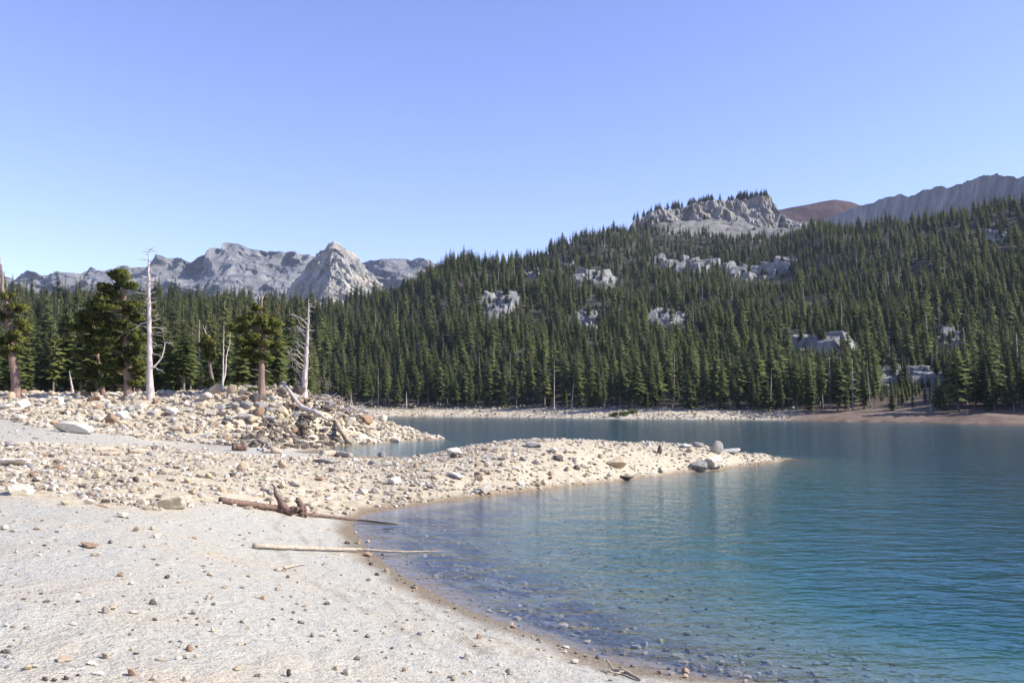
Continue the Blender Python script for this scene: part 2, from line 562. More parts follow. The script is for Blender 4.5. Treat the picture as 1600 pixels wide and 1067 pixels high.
def _tps_fit(a, b, z, lam=2e-5):
    P = np.stack([a * 2.0, b], 1)
    d2 = ((P[:, None] - P[None]) ** 2).sum(-1)
    K = 0.5 * d2 * np.log(d2 + 1e-12)
    n = len(P)
    A = np.zeros((n + 3, n + 3))
    A[:n, :n] = K + lam * np.eye(n)
    A[:n, n] = 1; A[:n, n + 1:] = P
    A[n:, :n] = A[:n, n:].T
    w = np.linalg.solve(A, np.concatenate([z, [0, 0, 0]]))
    return P, w


_ca, _cb = ab(CTRL[:, 0], CTRL[:, 1])
_TP, _TW = _tps_fit(_ca, _cb, CTRL[:, 2])


def near_h(a, b):
    out = np.empty(a.size)
    Q = np.stack([a.ravel() * 2.0, b.ravel()], 1)
    for s in range(0, len(Q), 20000):
        q = Q[s:s + 20000]
        d2 = ((q[:, None, 0] - _TP[None, :, 0]) ** 2 + (q[:, None, 1] - _TP[None, :, 1]) ** 2)
        out[s:s + 20000] = (0.5 * d2 * np.log(d2 + 1e-12)) @ _TW[:-3] + _TW[-3] + q @ _TW[-2:]
    return out.reshape(a.shape)


# ------------------------------------------------------------------ terrain: far shore and forested hills
def Z(y, D):
    return float(at_y(800, y, D)[2])


def colm(x, shore, rows):
    r = [(100, -5), (shore * .7, -6), (shore - 25, -2.5), (shore, 0.0)] if shore else []
    return x, r + [(D, v[0] if isinstance(v, tuple) else Z(v, D)) for D, v in rows]


COLS = [
    colm(-700, 0, [(100, (5.4,)), (160, (6.5,)), (300, 592), (500, 512), (640, 500), (1000, 560), (1750, 610)]),
    colm(0, 0, [(100, (5.4,)), (160, (6.5,)), (300, 588), (480, 510), (620, 492), (1000, 560), (1750, 610)]),
    colm(250, 0, [(100, (5.4,)), (160, (6.5,)), (300, 590), (480, 520), (640, 503), (1000, 560), (1750, 610)]),
    colm(420, 0, [(100, (5.2,)), (160, (5.8,)), (300, 596), (480, 525), (660, 500), (1000, 550), (1750, 610)]),
    colm(460, 0, [(100, (5,)), (140, (4.5,)), (220, (3.5,)), (310, (5,)), (400, 606), (500, 545), (680, 496), (1000, 540), (1750, 610)]),
    colm(510, 0, [(100, (4.5,)), (125, (1.5,)), (150, (-1,)), (200, (-3,)), (320, (-2,)), (356, (0,)), (392, 632), (450, 612), (550, 556), (720, 494), (1000, 530), (1750, 610)]),
    colm(600, 360, [(395, 634), (450, 618), (600, 546), (760, 484), (900, 490), (1200, 540), (1750, 610)]),
    colm(650, 356, [(390, 635), (450, 618), (600, 542), (750, 475), (870, 447), (1000, 470), (1300, 540), (1750, 610)]),
    colm(700, 350, [(383, 635), (440, 620), (600, 540), (860, 421), (960, 430), (1300, 520), (1750, 600)]),
    colm(765, 338, [(370, 636), (430, 619), (600, 540), (860, 428), (960, 424), (1300, 500), (1750, 600)]),
    colm(830, 324, [(356, 637), (420, 616), (600, 536), (850, 435), (1000, 409), (1300, 470), (1750, 600)]),
    colm(900, 305, [(336, 638), (400, 615), (600, 532), (850, 442), (1060, 384), (1300, 430), (1750, 600)]),
    colm(960, 292, [(322, 639), (400, 612), (600, 531), (850, 446), (1150, 366), (1350, 400), (1750, 600)]),
    colm(1030, 283, [(308, 641), (400, 608), (600, 531), (850, 452), (1080, 402), (1270, 348), (1400, 360), (1750, 600)]),
    colm(1100, 276, [(302, 641), (400, 605), (600, 529), (850, 453), (1080, 402), (1220, 378), (1340, 330), (1450, 340), (1750, 600)]),
    colm(1180, 270, [(300, 642), (400, 602), (600, 526), (850, 452), (1080, 402), (1230, 378), (1345, 324), (1450, 330), (1750, 600)]),
    colm(1225, 262, [(292, 643), (390, 602), (600, 522), (850, 446), (1080, 396), (1230, 374), (1340, 356), (1500, 350), (1750, 500)]),
    colm(1280, 246, [(276, 644), (370, 605), (560, 530), (800, 440), (980, 378), (1150, 364), (1400, 352), (1750, 400)]),
    colm(1350, 238, [(266, 645), (350, 606), (550, 521), (760, 436), (950, 370), (1150, 376), (1750, 420)]),
    colm(1430, 226, [(252, 646), (350, 600), (550, 507), (760, 416), (920, 361), (1100, 372), (1750, 420)]),
    colm(1500, 207, [(236, 647), (330, 602), (500, 517), (700, 418), (880, 352), (1100, 368), (1750, 420)]),
    colm(1600, 193, [(225, 646), (300, 608), (450, 527), (650, 420), (830, 339), (1100, 360), (1750, 420)]),
    colm(1850, 170, [(205, 646), (300, 590), (450, 500), (650, 390), (780, 315), (1100, 350), (1750, 420)]),
    colm(2300, 140, [(180, 640), (300, 570), (450, 470), (650, 360), (740, 300), (1100, 350), (1750, 420)]),
]
_lb = np.linspace(math.log(90), math.log(1800), 240)
_cx = np.array([c[0] for c in COLS], float)
_tab = np.stack([np.interp(_lb, np.log([d for d, _ in c[1]]), [z for _, z in c[1]]) for c in COLS])
_fx = np.arange(-700, 2301, 12.0)
_ftab = np.stack([np.interp(_fx, _cx, _tab[:, j]) for j in range(len(_lb))], 1)


def _blur(A, n, axis):
    k = np.hanning(2 * n + 3)[1:-1]; k /= k.sum()
    pad = [(0, 0), (0, 0)]; pad[axis] = (n, n)
    Ap = np.pad(A, pad, mode='edge')
    return np.apply_along_axis(lambda v: np.convolve(v, k, 'valid'), axis, Ap)


_ftab = _blur(_blur(_ftab, 3, 1), 2, 0)


def far_h(X, Y):
    Yc = np.clip(Y, 91, 1795)
    px = np.clip(800 + F_PX * X / np.maximum(Y, 20), -695, 2295)
    i = (px - _fx[0]) / 12.0
    j = (np.log(Yc) - _lb[0]) / (_lb[1] - _lb[0])
    i0 = np.clip(i.astype(int), 0, len(_fx) - 2); j0 = np.clip(j.astype(int), 0, len(_lb) - 2)
    u = np.clip(i - i0, 0, 1); v = np.clip(j - j0, 0, 1)
    return (_ftab[i0, j0] * (1 - u) * (1 - v) + _ftab[i0 + 1, j0] * u * (1 - v) + _ftab[i0, j0 + 1] * (1 - u) * v + _ftab[i0 + 1, j0 + 1] * u * v)


# zones of the near shore, as seen from the camera's standpoint
Z_GRAVEL = [(-900, 694), (0, 690), (200, 694), (350, 708), (470, 714), (560, 708), (700, 694), (840, 682), (1120, 678), (1260, 708), (1240, 724), (1100, 742), (900, 766), (700, 792), (590, 803), (500, 806), (400, 797), (340, 790), (230, 800), (100, 790), (0, 780), (-900, 800)]
Z_BANK = [(-900, 650), (0, 654), (60, 668), (150, 676), (220, 686), (300, 692), (400, 699), (470, 701), (560, 698), (700, 688), (700, 678), (640, 662), (600, 644), (540, 622), (480, 606), (300, 600), (-900, 600)]
OUTCROPS = [  # px, py, half width px, half height px
    (928, 432, 36, 20), (778, 470, 30, 28), (918, 496, 18, 17), (1072, 408, 48, 20), (1040, 492, 36, 26), (1278, 528, 48, 34), (1425, 588, 62, 38), (1488, 528, 24, 20), (1560, 372, 18, 10), (1190, 432, 60, 12), (885, 408, 14, 8), (830, 428, 16, 9)]

NA, NB = 640, 560
GA = np.linspace(-0.97, 0.97, NA)
GB = np.linspace(math.log(2.0), math.log(1756), NB)
AA, BB = np.meshgrid(GA, GB, indexing='ij')
GY = np.exp(BB) - C0
GX = AA * np.exp(BB)
zn = np.where(GY < 190, near_h(AA, np.minimum(BB, math.log(190))), 0)
zf = far_h(GX, GY)
w = smooth01(GY, 128, 165)
GZ = zn * (1 - w) + zf * w
px_, py_ = proj(np.stack([GX, GY, GZ], -1))
g_grav = inpoly(px_, py_, Z_GRAVEL) & (GY < 120) & (GY > 10)
g_bank = inpoly(px_, py_, Z_BANK) & (GY > 60) & (GY < 125)


def soft(mask, n=3):
    return _blur(_blur(mask.astype(float), n, 0), n, 1)


s_grav, s_bank = soft(g_grav, 4), soft(g_bank, 3)
P2 = np.stack([GX, GY, 0 * GX], -1)
land = smooth01(GZ, 0.0, 0.25)
GZ = GZ + land * (0.025 * fbm(P2 * 0.8, 3, 1) + 0.022 * fbm(P2 * 2.6, 3, 3) * (GY < 40) + s_grav * 0.10 * fbm(P2 * 0.55, 4, 5) + s_bank * 0.35 * fbm(P2 * 0.45, 4, 9))
hillw = smooth01(GY, 300, 420) * smooth01(GZ, 2, 12)
GZ = GZ + hillw * (8.5 * fbm(P2 / 85, 4, 20) + 4.0 * ridged(P2 / 48, 3, 24) * smooth01(GY, 380, 500))
for mx, mD, mh, mr in ((1368, 248, 1.5, 12), (1545, 212, 1.5, 10), (1262, 260, .8, 9)):
    GZ = GZ + mh * np.exp(-((GX - (mx - 800) / F_PX * mD) / mr) ** 2 - ((GY - mD) / 7.0) ** 2)
shorew = smooth01(GY, 170, 200) * (1 - hillw) * smooth01(GZ, -1, 1.0)
GZ = GZ + shorew * 0.4 * fbm(P2 / 9, 4, 28)


def HS(X, Y):
    a, b = ab(X, Y)
    i = np.clip((a - GA[0]) / (GA[1] - GA[0]), 0, NA - 1.001); j = np.clip((b - GB[0]) / (GB[1] - GB[0]), 0, NB - 1.001)
    i0 = i.astype(int); j0 = j.astype(int); u = i - i0; v = j - j0
    return GZ[i0, j0] * (1 - u) * (1 - v) + GZ[i0 + 1, j0] * u * (1 - v) + GZ[i0, j0 + 1] * (1 - u) * v + GZ[i0 + 1, j0 + 1] * u * v


_Dm = np.exp(np.linspace(math.log(4), math.log(420), 2400))


def hit(x, y, dmin=4.0):
    """ground point seen at pixel x, y"""
    P = at_y(x, y, _Dm)
    below = (P[:, 2] <= HS(P[:, 0], P[:, 1])) & (_Dm > dmin)
    if not below.any(): return None
    k = int(np.argmax(below))
    return np.array([P[k, 0], P[k, 1], float(HS(P[k:k + 1, 0], P[k:k + 1, 1])[0])])


px_, py_ = proj(np.stack([GX, GY, GZ], -1))
granite = np.zeros_like(GZ)
OC = []
for (ox, oy, ow, oh) in OUTCROPS:      # stand each outcrop on the hillside where it is seen
    P = at_y(ox, oy + oh * 0.3, np.linspace(230, 1300, 1500))
    k = int(np.argmax(P[:, 2] <= HS(P[:, 0], P[:, 1])))
    OC.append((P[k], ow * P[k, 1] / F_PX, oh * P[k, 1] / F_PX))
for c, rw, rh in OC:
    d = np.sqrt(((GX - c[0]) / (rw * 1.1)) ** 2 + ((GY - c[1]) / (rh * 2.6 + 8)) ** 2)
    granite = np.maximum(granite, 1 - smooth01(d + 0.25 * fbm(P2 / 12, 2, 40), 0.7, 1.15))
knobm = smooth01(px_, 1015, 1050) * (1 - smooth01(px_, 1262, 1290)) * smooth01(GY, 1170, 1210)
granite = np.maximum(granite, knobm)
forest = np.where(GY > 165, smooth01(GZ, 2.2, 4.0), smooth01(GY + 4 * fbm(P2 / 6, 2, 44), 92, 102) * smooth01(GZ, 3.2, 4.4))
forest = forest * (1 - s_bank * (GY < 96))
red = smooth01(px_, 1185, 1280) * smooth01(GY, 175, 190) * (1 - smooth01(GY, 290, 330)) * (1 - forest * .4)
gz_n = GZ + 0.06 * fbm(P2 * 0.7, 3, 50)
wet = (1 - smooth01(gz_n, 0.04, 0.20))
strand = sum(np.exp(-((gz_n - z0) / .02) ** 2) for z0 in (.27, .40, .58)) * smooth01(fbm(P2 * .5, 2, 53), -.3, .3) * (GY < 45)
wet = np.clip(np.maximum(wet, strand * .55), 0, 1)
bed = 1 - smooth01(gz_n, -0.22, -0.05)
weed = smooth01(-gz_n, 0.09, 0.17) * (1 - smooth01(-gz_n, 0.40, 0.75)) * (GY < 60) * smooth01(-GX, -9, 0.5)
far_g = (GY > 170) * (1 - forest) * smooth01(GZ, 0.2, .8)
gravel = np.clip(np.maximum(np.maximum(s_grav, s_bank), far_g * 0.9), 0, 1)
idx = np.arange(NA * NB).reshape(NA, NB)
QF = np.stack([idx[:-1, :-1], idx[1:, :-1], idx[1:, 1:], idx[:-1, 1:]], -1).reshape(-1, 4)
me = mesh_np('ground', np.stack([GX, GY, GZ], -1).reshape(-1, 3), QF, True)
for nm, A in (('gravel', gravel), ('forest', forest), ('red', red), ('granite', granite), ('wet', wet), ('bed', bed), ('weed', weed)):
    attr(me, nm, A.ravel())
tag(link('ground', me, M_GROUND), 'sandy shore, lake bed and forested hillside ground', None, None, 'structure')

# the lake: a closed body of water
bm = bmesh.new()
vs = [bm.verts.new(p) for p in ((-160, -40, 0), (420, -40, 0), (420, 420, 0), (-160, 420, 0), (-160, -40, -14), (420, -40, -14), (420, 420, -14), (-160, 420, -14))]
for f in ((0, 1, 2, 3), (7, 6, 5, 4), (0, 4, 5, 1), (1, 5, 6, 2), (2, 6, 7, 3), (3, 7, 4, 0)): bm.faces.new([vs[i] for i in f])
me = bpy.data.meshes.new('lake_water'); bm.to_mesh(me); bm.free()
tag(link('lake_water', me, M_WATER), 'blue green mountain lake with small ripples', None, None, 'structure')


# ------------------------------------------------------------------ mountains
def massif(name, label, prof, mat, seed, nx, ny, amp, gx, gz, jag, back=1.0, curve=0.6, fine=.16, talus=0):
    """rock wall: columns (x, y_top, y_bottom, D_top, D_bottom), front face then a back slope"""
    pr = np.array(prof, float)
    xs = np.linspace(pr[0, 0], pr[-1, 0], nx)
    yt, yb, Dt, Db = [np.interp(xs, pr[:, 0], pr[:, k]) for k in (1, 2, 3, 4)]
    nb = ny // 3
    v = np.concatenate([np.linspace(0, 1, ny), 1 + np.linspace(0, 1, nb + 1)[1:]])
    vf = np.clip(v, 0, 1)[None]; vb = np.clip(v - 1, 0, 1)[None]
    y = yb[:, None] + (yt - yb)[:, None] * vf
    D = Db[:, None] + (Dt - Db)[:, None] * vf ** curve
    if talus:                                            # scree slope below, steep cliff above
        gg = np.where(vf < talus, vf / talus * .80, .80 + .20 * (vf - talus) / (1 - talus))
        D = Db[:, None] + (Dt - Db)[:, None] * gg
    P = at_y(xs[:, None] + 0 * y, y, D)
    hgt = (P[:, ny - 1, 2] - P[:, 0, 2])[:, None]
    P[..., 1] += vb * hgt * 1.6 * back
    P[..., 2] -= vb * hgt * 0.9
    q = P * np.array([gx, gx * .6, gz])
    wgt = np.clip(np.minimum(1, vf * 4), 0, 1)
    if talus: wgt = .38 + .62 * smooth01(vf + .10 * perlin(P * gx * .8, seed + 3), talus - .12, talus + .08)
    n = ridged(q, 4, seed, 0.45) - 0.5
    crack = ridged(P * np.array([gx * 5, gx * 3, gz * 1.2]), 3, seed + 9, .5) - .4
    P[..., 1] -= (amp * n + amp * fine * crack) * wgt * (1 - .6 * vb)
    P[..., 0] += amp * 0.3 * fbm(P * gx * 1.5, 3, seed + 20) * wgt
    P[..., 2] += jag * (ridged(P * np.array([gx * 2.5, gx * 2, gx]), 3, seed + 30, .5) - .5) * np.where(v[None] <= 1, vf ** 2, 1 - vb)
    nv = len(v)
    I = np.arange(nx * nv).reshape(nx, nv)
    F = np.stack([I[:-1, :-1], I[1:, :-1], I[1:, 1:], I[:-1, 1:]], -1).reshape(-1, 4)
    o = link(name, mesh_np(name, P.reshape(-1, 3), F, False), mat)
    return tag(o, label, None, None, 'structure')


rng_pts = [(-500, 440), (-200, 446), (-60, 436), (5, 431), (33, 440), (58, 431), (80, 438), (109, 434), (129, 432), (145, 420), (157, 427), (180, 429), (207, 424), (240, 423), (253, 420), (276, 410), (298, 412), (321, 418),
           (336, 407), (349, 398), (359, 400), (371, 389), (387, 391), (405, 396), (424, 402), (461, 402), (486, 406), (520, 412), (567, 412), (590, 413), (604, 413), (626, 410), (645, 412), (669, 416), (720, 430), (800, 450)]
massif('mountain_range', 'jagged grey granite mountain range behind the forest', [(x, y, 520, 3400, 2500) for x, y in rng_pts], M_RANGE, 3, 760, 120, 130, 0.0034, 0.0012, 8, curve=.8, fine=.14)
wall_pts = [(1275, 350), (1305, 338), (1335, 325), (1352, 322), (1380, 311), (1405, 304), (1416, 311), (1425, 305), (1442, 299), (1469, 293), (1478, 297), (1505, 287), (1532, 277), (1555, 274), (1585, 280), (1610, 276), (1750, 262), (2000, 250)]
massif('ridge_wall', 'long grey cliff ridge above the right hillside', [(x, y, 400, np.interp(x, [1275, 1600, 2000], [2050, 1200, 1000]), np.interp(x, [1275, 1600, 2000], [1950, 1120, 900])) for x, y in wall_pts],
       M_WALL, 5, 420, 80, 6, 0.012, 0.012, 3, curve=.45, fine=.2)
massif('red_hill', 'smooth red brown cinder hill on the skyline', [(1195, 332, 400, 2500, 2100), (1215, 328, 400, 2500, 2100), (1250, 322, 400, 2500, 2100), (1285, 315, 400, 2500, 2100), (1302, 313, 400, 2500, 2100), (1322, 316, 400, 2500, 2100), (1350, 324, 400, 2500, 2100), (1420, 345, 400, 2500, 2100)],
       M_REDHILL, 6, 160, 40, 10, 0.004, 0.002, 1.5)
massif('granite_knob', 'pale granite cliff with talus on the wooded hilltop',
       [(985, 348, 384, 1300, 1190), (1000, 343, 384, 1305, 1180), (1037, 330, 386, 1315, 1170), (1075, 325, 390, 1325, 1160), (1107, 318, 392, 1330, 1150), (1140, 316, 394, 1335, 1145), (1170, 311, 396, 1335, 1140), (1197, 311, 398, 1330, 1130), (1206, 320, 398, 1328, 1125),
        (1217, 342, 398, 1310, 1120), (1240, 353, 396, 1300, 1120), (1280, 358, 390, 1300, 1150)], M_KNOB, 8, 460, 120, 19, 0.017, 0.0028, 2.0, fine=.30, talus=.42)


def crag():
    D0 = 2050
    apex = at_y(521, 377, D0)
    base = {0: at_y(606, 470, 2030), 60: at_y(575, 470, 2200), 120: at_y(490, 470, 2250), 180: at_y(446, 470, 2080), 225: at_y(470, 470, 1960), 262: at_y(513, 474, 1830), 290: at_y(545, 474, 1850), 330: at_y(588, 472, 1930), 360: at_y(606, 470, 2030)}
    ks = sorted(base)
    na, nr = 420, 110
    an = np.linspace(0, 360, na, endpoint=False)
    B = np.stack([np.interp(an, ks, [base[k][c] for k in ks]) for c in range(3)], -1)
    r = np.linspace(0.0, 1, nr)
    P = apex + (B - apex)[:, None] * r[None, :, None]
    P[..., 2] += 0.10 * 130 * np.sin(np.pi * r)[None] * (0.6 + 0.4 * np.sin(np.radians(an * 3)))[:, None]
    out = (B - apex)[:, None] * np.array([1, 1, 0]); out = out / (np.linalg.norm(out, axis=-1, keepdims=True) + 1e-6)
    q = P * np.array([0.021, 0.021, 0.006])
    dsp = 15 * (ridged(q, 4, 61, .5) - .5) + 4 * fbm(P * .05, 3, 66)
    P = P + out * (dsp * np.minimum(1, r * 3.5)[None])[..., None]
    P[..., 2] += 6 * (ridged(P * .03, 4, 70) - .5) * np.minimum(1, r * 8 + .25)[None]
    I = np.arange(na * nr).reshape(na, nr)
    J = np.roll(I, -1, 0)
    F = np.stack([I[:, :-1], I[:, 1:], J[:, 1:], J[:, :-1]], -1).reshape(-1, 4)
    tag(link('granite_peak', mesh_np('granite_peak', P.reshape(-1, 3), F, False), M_CRAG), 'pale pointed granite peak rising over the forest', None, None, 'structure')


crag()


# rock shapes ---------------------------------------------------------------------------------
def rock_mesh(name, seed, sub=3, flat=0.6, planes=13, rough=0.06, tall=False):
    rg = np.random.default_rng(seed)
    bm = bmesh.new()
    bmesh.ops.create_icosphere(bm, subdivisions=sub, radius=1)
    V = np.array([v.co[:] for v in bm.verts])
    F = np.array([[v.index for v in f.verts] for f in bm.faces])
    bm.free()
    N = rg.normal(size=(planes, 3)); N /= np.linalg.norm(N, axis=1)[:, None]
    d = rg.uniform(0.62, 1.0, planes)
    dots = np.maximum(V @ N.T, 0.12)
    r = ((d / dots) ** -34).sum(1) ** (-1 / 34)
    r = np.minimum(r, 1.5)
    V = V * r[:, None]
    V = V * (1 + rough * fbm(V * 2.2 + seed, 3, seed))[:, None]
    V = V * np.array([1, rg.uniform(.65, .95), flat * rg.uniform(.8, 1.2)])
    if tall: V[:, :2] *= (1 - .45 * (V[:, 2:3] - V[:, 2].min()) / np.ptp(V[:, 2]))
    V = V - (V.max(0) + V.min(0)) / 2
    V /= np.ptp(V[:, 0])
    V[:, 2] -= V[:, 2].min()
    return mesh_np(name, V, F, False)


# outcrops of bare granite among the trees
OT = []
for k, (c, rw, rh) in enumerate(OC):
    rg = np.random.default_rng(300 + k)
    nx, nyy = 120, 110
    U, W = np.meshgrid(np.linspace(-1, 1, nx), np.linspace(-1, 1, nyy), indexing='ij')
    X = c[0] + U * rw * 1.15; Yv = c[1] + W * (rh * 2.2 + 6)
    rad = np.sqrt(U ** 2 + W ** 2)
    Pq = np.stack([X, Yv, 0 * X], -1)
    edge = 1 - smooth01(rad + .28 * fbm(Pq / (rw * .45 + 3), 3, 80 + k), .6, 1.1)
    Zz = HS(X, Yv) - 1.6 + edge * 2.2 + edge * .7 * fbm(Pq / 3.0, 3, 84 + k)
    nb = .5 * fbm(Pq / 2.5, 3, k)
    for q in range(int(40 + rw * 2.2)):                    # jointed granite blocks, stacked up the slope
        a = rg.uniform(0, 6.283); rr = rg.uniform(0, .92) ** .6
        bx_, by_ = c[0] + math.cos(a) * rr * rw, c[1] + math.sin(a) * rr * (rh * 1.7 + 4)
        sz = (.07 + .36 * rg.uniform() ** 2.2) * min(rw, 22) + 1.0
        top = float(HS(np.array([bx_]), np.array([by_]))[0]) + sz * rg.uniform(.35, 1.05)
        dx, dy = X - bx_, Yv - by_
        hb = top + dx * rg.normal(0, .22) + dy * rg.normal(.12, .22) + nb
        th0 = rg.uniform(0, 6.28)
        for m_ in range(5):
            th = th0 + m_ * 1.2566 + rg.normal(0, .2)
            hb = np.minimum(hb, top + (sz * rg.uniform(.5, .95) - (dx * math.cos(th) + dy * math.sin(th))) * rg.uniform(1.6, 4.5))
        Zz = np.maximum(Zz, hb)
    for q in range(int(10 + rw * .7)):                    # trees rooted in the cracks
        iu, iw = rg.integers(8, nx - 8), rg.integers(8, nyy - 8)
        OT.append((X[iu, iw], Yv[iu, iw], Zz[iu, iw] - .8))
    I = np.arange(nx * nyy).reshape(nx, nyy)
    F = np.stack([I[:-1, :-1], I[1:, :-1], I[1:, 1:], I[:-1, 1:]], -1).reshape(-1, 4)
    names = ['grey granite dome among trees left of the summit cliff', 'dark shaded cliff face low on the left hillside', 'small bright white rock patch in the middle hillside', 'broad pale granite slabs under the summit cliff', 'dim grey rock face in the middle of the forest',
             'tall shaded granite cliff above the right shore', 'rounded rubble covered granite dome near the right shore', 'dim rock face right of the shaded cliff', 'small pale rock patch high on the right hillside', 'thin line of pale ledges below the talus', 'little pale rock near the left ridge line', 'small pale ledge on the left hillside']
    tag(link('rock_outcrop', mesh_np('rock_outcrop', np.stack([X, Yv, Zz], -1).reshape(-1, 3), F, False), M_OUT), names[k], None, None, 'structure')

# ------------------------------------------------------------------ labels that single things out
ORD = ['nearest', 'second', 'third', 'fourth', 'fifth', 'sixth', 'seventh', 'eighth', 'ninth', 'tenth', 'eleventh', 'twelfth', 'thirteenth', 'fourteenth', 'fifteenth', 'sixteenth', 'seventeenth', 'eighteenth', 'nineteenth', 'twentieth']


def ordinal(k):
    if k < 20: return ORD[k]
    tens = {2: 'twenty', 3: 'thirty', 4: 'forty', 5: 'fifty', 6: 'sixty'}
    d, r = divmod(k + 1, 10)
    if r == 0: return {2: 'twentieth', 3: 'thirtieth', 4: 'fortieth', 5: 'fiftieth', 6: 'sixtieth'}.get(d, 'last')
    return tens.get(d, 'seventy') + '-' + (['first'] + ORD[1:9])[r - 1]


def rank_labels(items, marks, fmt):
    """items: (object, px, py, words); each is named by its rank from the nearest landmark"""
    groups = {}
    for o, x, y, words in items:
        d = [math.hypot(x - mx, (y - my) * 1.5) for _, mx, my in marks]
        k = int(np.argmin(d)); dx, dy = x - marks[k][1], y - marks[k][2]
        if abs(dx) > abs(dy) * 1.3: way = 'left of' if dx < 0 else 'right of'
        else: way = 'behind' if dy < 0 else 'in front of'
        groups.setdefault((words, way, k), []).append((d[k], o))
    for (words, way, k), L in groups.items():
        L.sort(key=lambda t: t[0])
        for i, (_, o) in enumerate(L):
            o['label'] = fmt % (ordinal(i), words, way, marks[k][0])


# ------------------------------------------------------------------ conifers
def conifer(seed, ratio=0.15, base=0.12, levels=26, per=6, dens=1.0, dead=False, pw=.75):
    rg = np.random.default_rng(seed)
    tv, tf = tube([(0, 0, -.02), (0.004, 0, .3), (0, 0.003, .65), (0, 0, .98)], [0.013, 0.010, 0.006, 0.0015], 5, False)
    V, F = [], []
    n = 0
    for i in range(levels):
        u = i / (levels - 1)
        z = base + (0.985 - base) * u ** 0.92
        R = ratio * (1 - u) ** pw * min(1, 0.55 + u * 3.2) + 0.008
        R *= rg.uniform(.78, 1.15)
        k = max(3, int(round(per * (1 - .4 * u))))
        a0 = rg.uniform(0, 6.28)
        for j in range(k):
            if rg.uniform() > dens: continue
            a = a0 + 6.283 * j / k + rg.normal(0, .25)
            L = R * rg.uniform(.7, 1.2)
            zz = z + rg.normal(0, .008)
            for s, ls in ((0, 1.0), (-.42, .72), (.42, .72)):
                aa = a + s + rg.normal(0, .1)
                l = L * ls * rg.uniform(.85, 1.15)
                dr = rg.uniform(.25, .65) * l
                wd = l * rg.uniform(.20, .32) if not dead else l * .04
                c, sn = math.cos(aa), math.sin(aa)
                tip = np.array([c * l, sn * l, zz - dr + rg.uniform(0, .3) * l])
                bs = np.array([c * l * .08, sn * l * .08, zz])
                mid = bs + (tip - bs) * .55 + np.array([0, 0, .08 * l])
                sd = np.array([-sn, c, 0]) * wd
                dn = np.array([0, 0, -wd * rg.uniform(.5, 1.2)])
                V += [bs, mid + sd + dn, tip, mid - sd + dn]
                F += [(n, n + 1, n + 2), (n, n + 2, n + 3)]
                n += 4
    for j in range(3):
        a = j * 2.1
        V += [np.array([0, 0, 1.0]), np.array([math.cos(a) * .010, math.sin(a) * .010, .955]), np.array([0, 0, .93]), np.array([math.cos(a + 2.1) * .010, math.sin(a + 2.1) * .010, .955])]
        F += [(n, n + 1, n + 2), (n, n + 2, n + 3)]; n += 4
    return (tv, tf), (np.array(V), np.array(F))


SPEC = [dict(ratio=.125, base=.10), dict(ratio=.15, base=.06, levels=28), dict(ratio=.10, base=.16), dict(ratio=.17, base=.12, dens=.88), dict(ratio=.135, base=.26, dens=.85), dict(ratio=.115, base=.05, levels=30), dict(ratio=.16, base=.2, dens=.75), dict(ratio=.11, base=.34, dens=.8), dict(ratio=.16, base=.16, pw=.42, levels=22, dens=.85), dict(ratio=.085, base=.2, dead=True, dens=.6, levels=20)]
SHAPE = ['slim', 'full', 'narrow', 'broad', 'high-crowned', 'dense spire-like', 'open ragged', 'bare-stemmed', 'round-topped', 'dead grey']
PROTO = []
proto_col = bpy.data.collections.new('forest_tree_shapes')
for k, sp in enumerate(SPEC):
    (tv, tf), (cv, cf) = conifer(500 + k, **sp)
    tm = MB().add(tv, tf).mesh('trunk'); tm.materials.append(M_DEAD if sp.get('dead') else M_BARK)
    ctr = cv * np.array([0, 0, 1]); ctr[:, 2] -= .02
    cn = outnorm(cv, ctr); cf = orient(cv, cf, cn)
    cn = cn + np.random.default_rng(k).normal(0, .25, cn.shape); cn /= np.linalg.norm(cn, axis=1)[:, None]
    cm = mesh_np('crown', cv, cf, False); cm.materials.append(M_DEAD if sp.get('dead') else M_NEEDLE); set_normals(cm, cn)
    both = MB().add(tv, tf).add(cv, [tuple(f) for f in cf]).mesh('conifer_%d' % k, False)
    both.materials.append(M_DEAD if sp.get('dead') else M_BARK); both.materials.append(M_DEAD if sp.get('dead') else M_NEEDLE)
    mi = np.ones(len(both.polygons), np.int32); mi[:len(tf)] = 0
    both.polygons.foreach_set('material_index', mi)
    set_normals(both, np.concatenate([outnorm(tv, tv * np.array([0, 0, 1]), 0), cn]))
    po = bpy.data.objects.new('conifer_shape_%d' % k, both)
    proto_col.objects.link(po)
    PROTO.append((tm, cm))

# scatter
rg = np.random.default_rng(77)
cand = []
for D0, D1, sp in ((100, 330, 5.0), (330, 620, 5.7), (620, 1420, 7.2)):
    gx = np.arange(-D1 * .80, D1 * .80, sp); gy = np.arange(D0, D1, sp)
    X, Yv = np.meshgrid(gx, gy, indexing='ij')
    X = X + rg.uniform(-.5, .5, X.shape) * sp; Yv = Yv + rg.uniform(-.5, .5, X.shape) * sp
    ok = (np.abs(X / (Yv + C0)) < .78) & (Yv >= D0)
    cand.append(np.stack([X[ok], Yv[ok]], -1))
T = np.concatenate(cand)
Tz = HS(T[:, 0], T[:, 1])
tpx, tpy = proj(np.stack([T[:, 0], T[:, 1], Tz], -1))
a_, b_ = ab(T[:, 0], T[:, 1])
ii = np.clip(((a_ - GA[0]) / (GA[1] - GA[0])).astype(int), 0, NA - 1); jj = np.clip(((b_ - GB[0]) / (GB[1] - GB[0])).astype(int), 0, NB - 1)
keep = (Tz > 2.3)
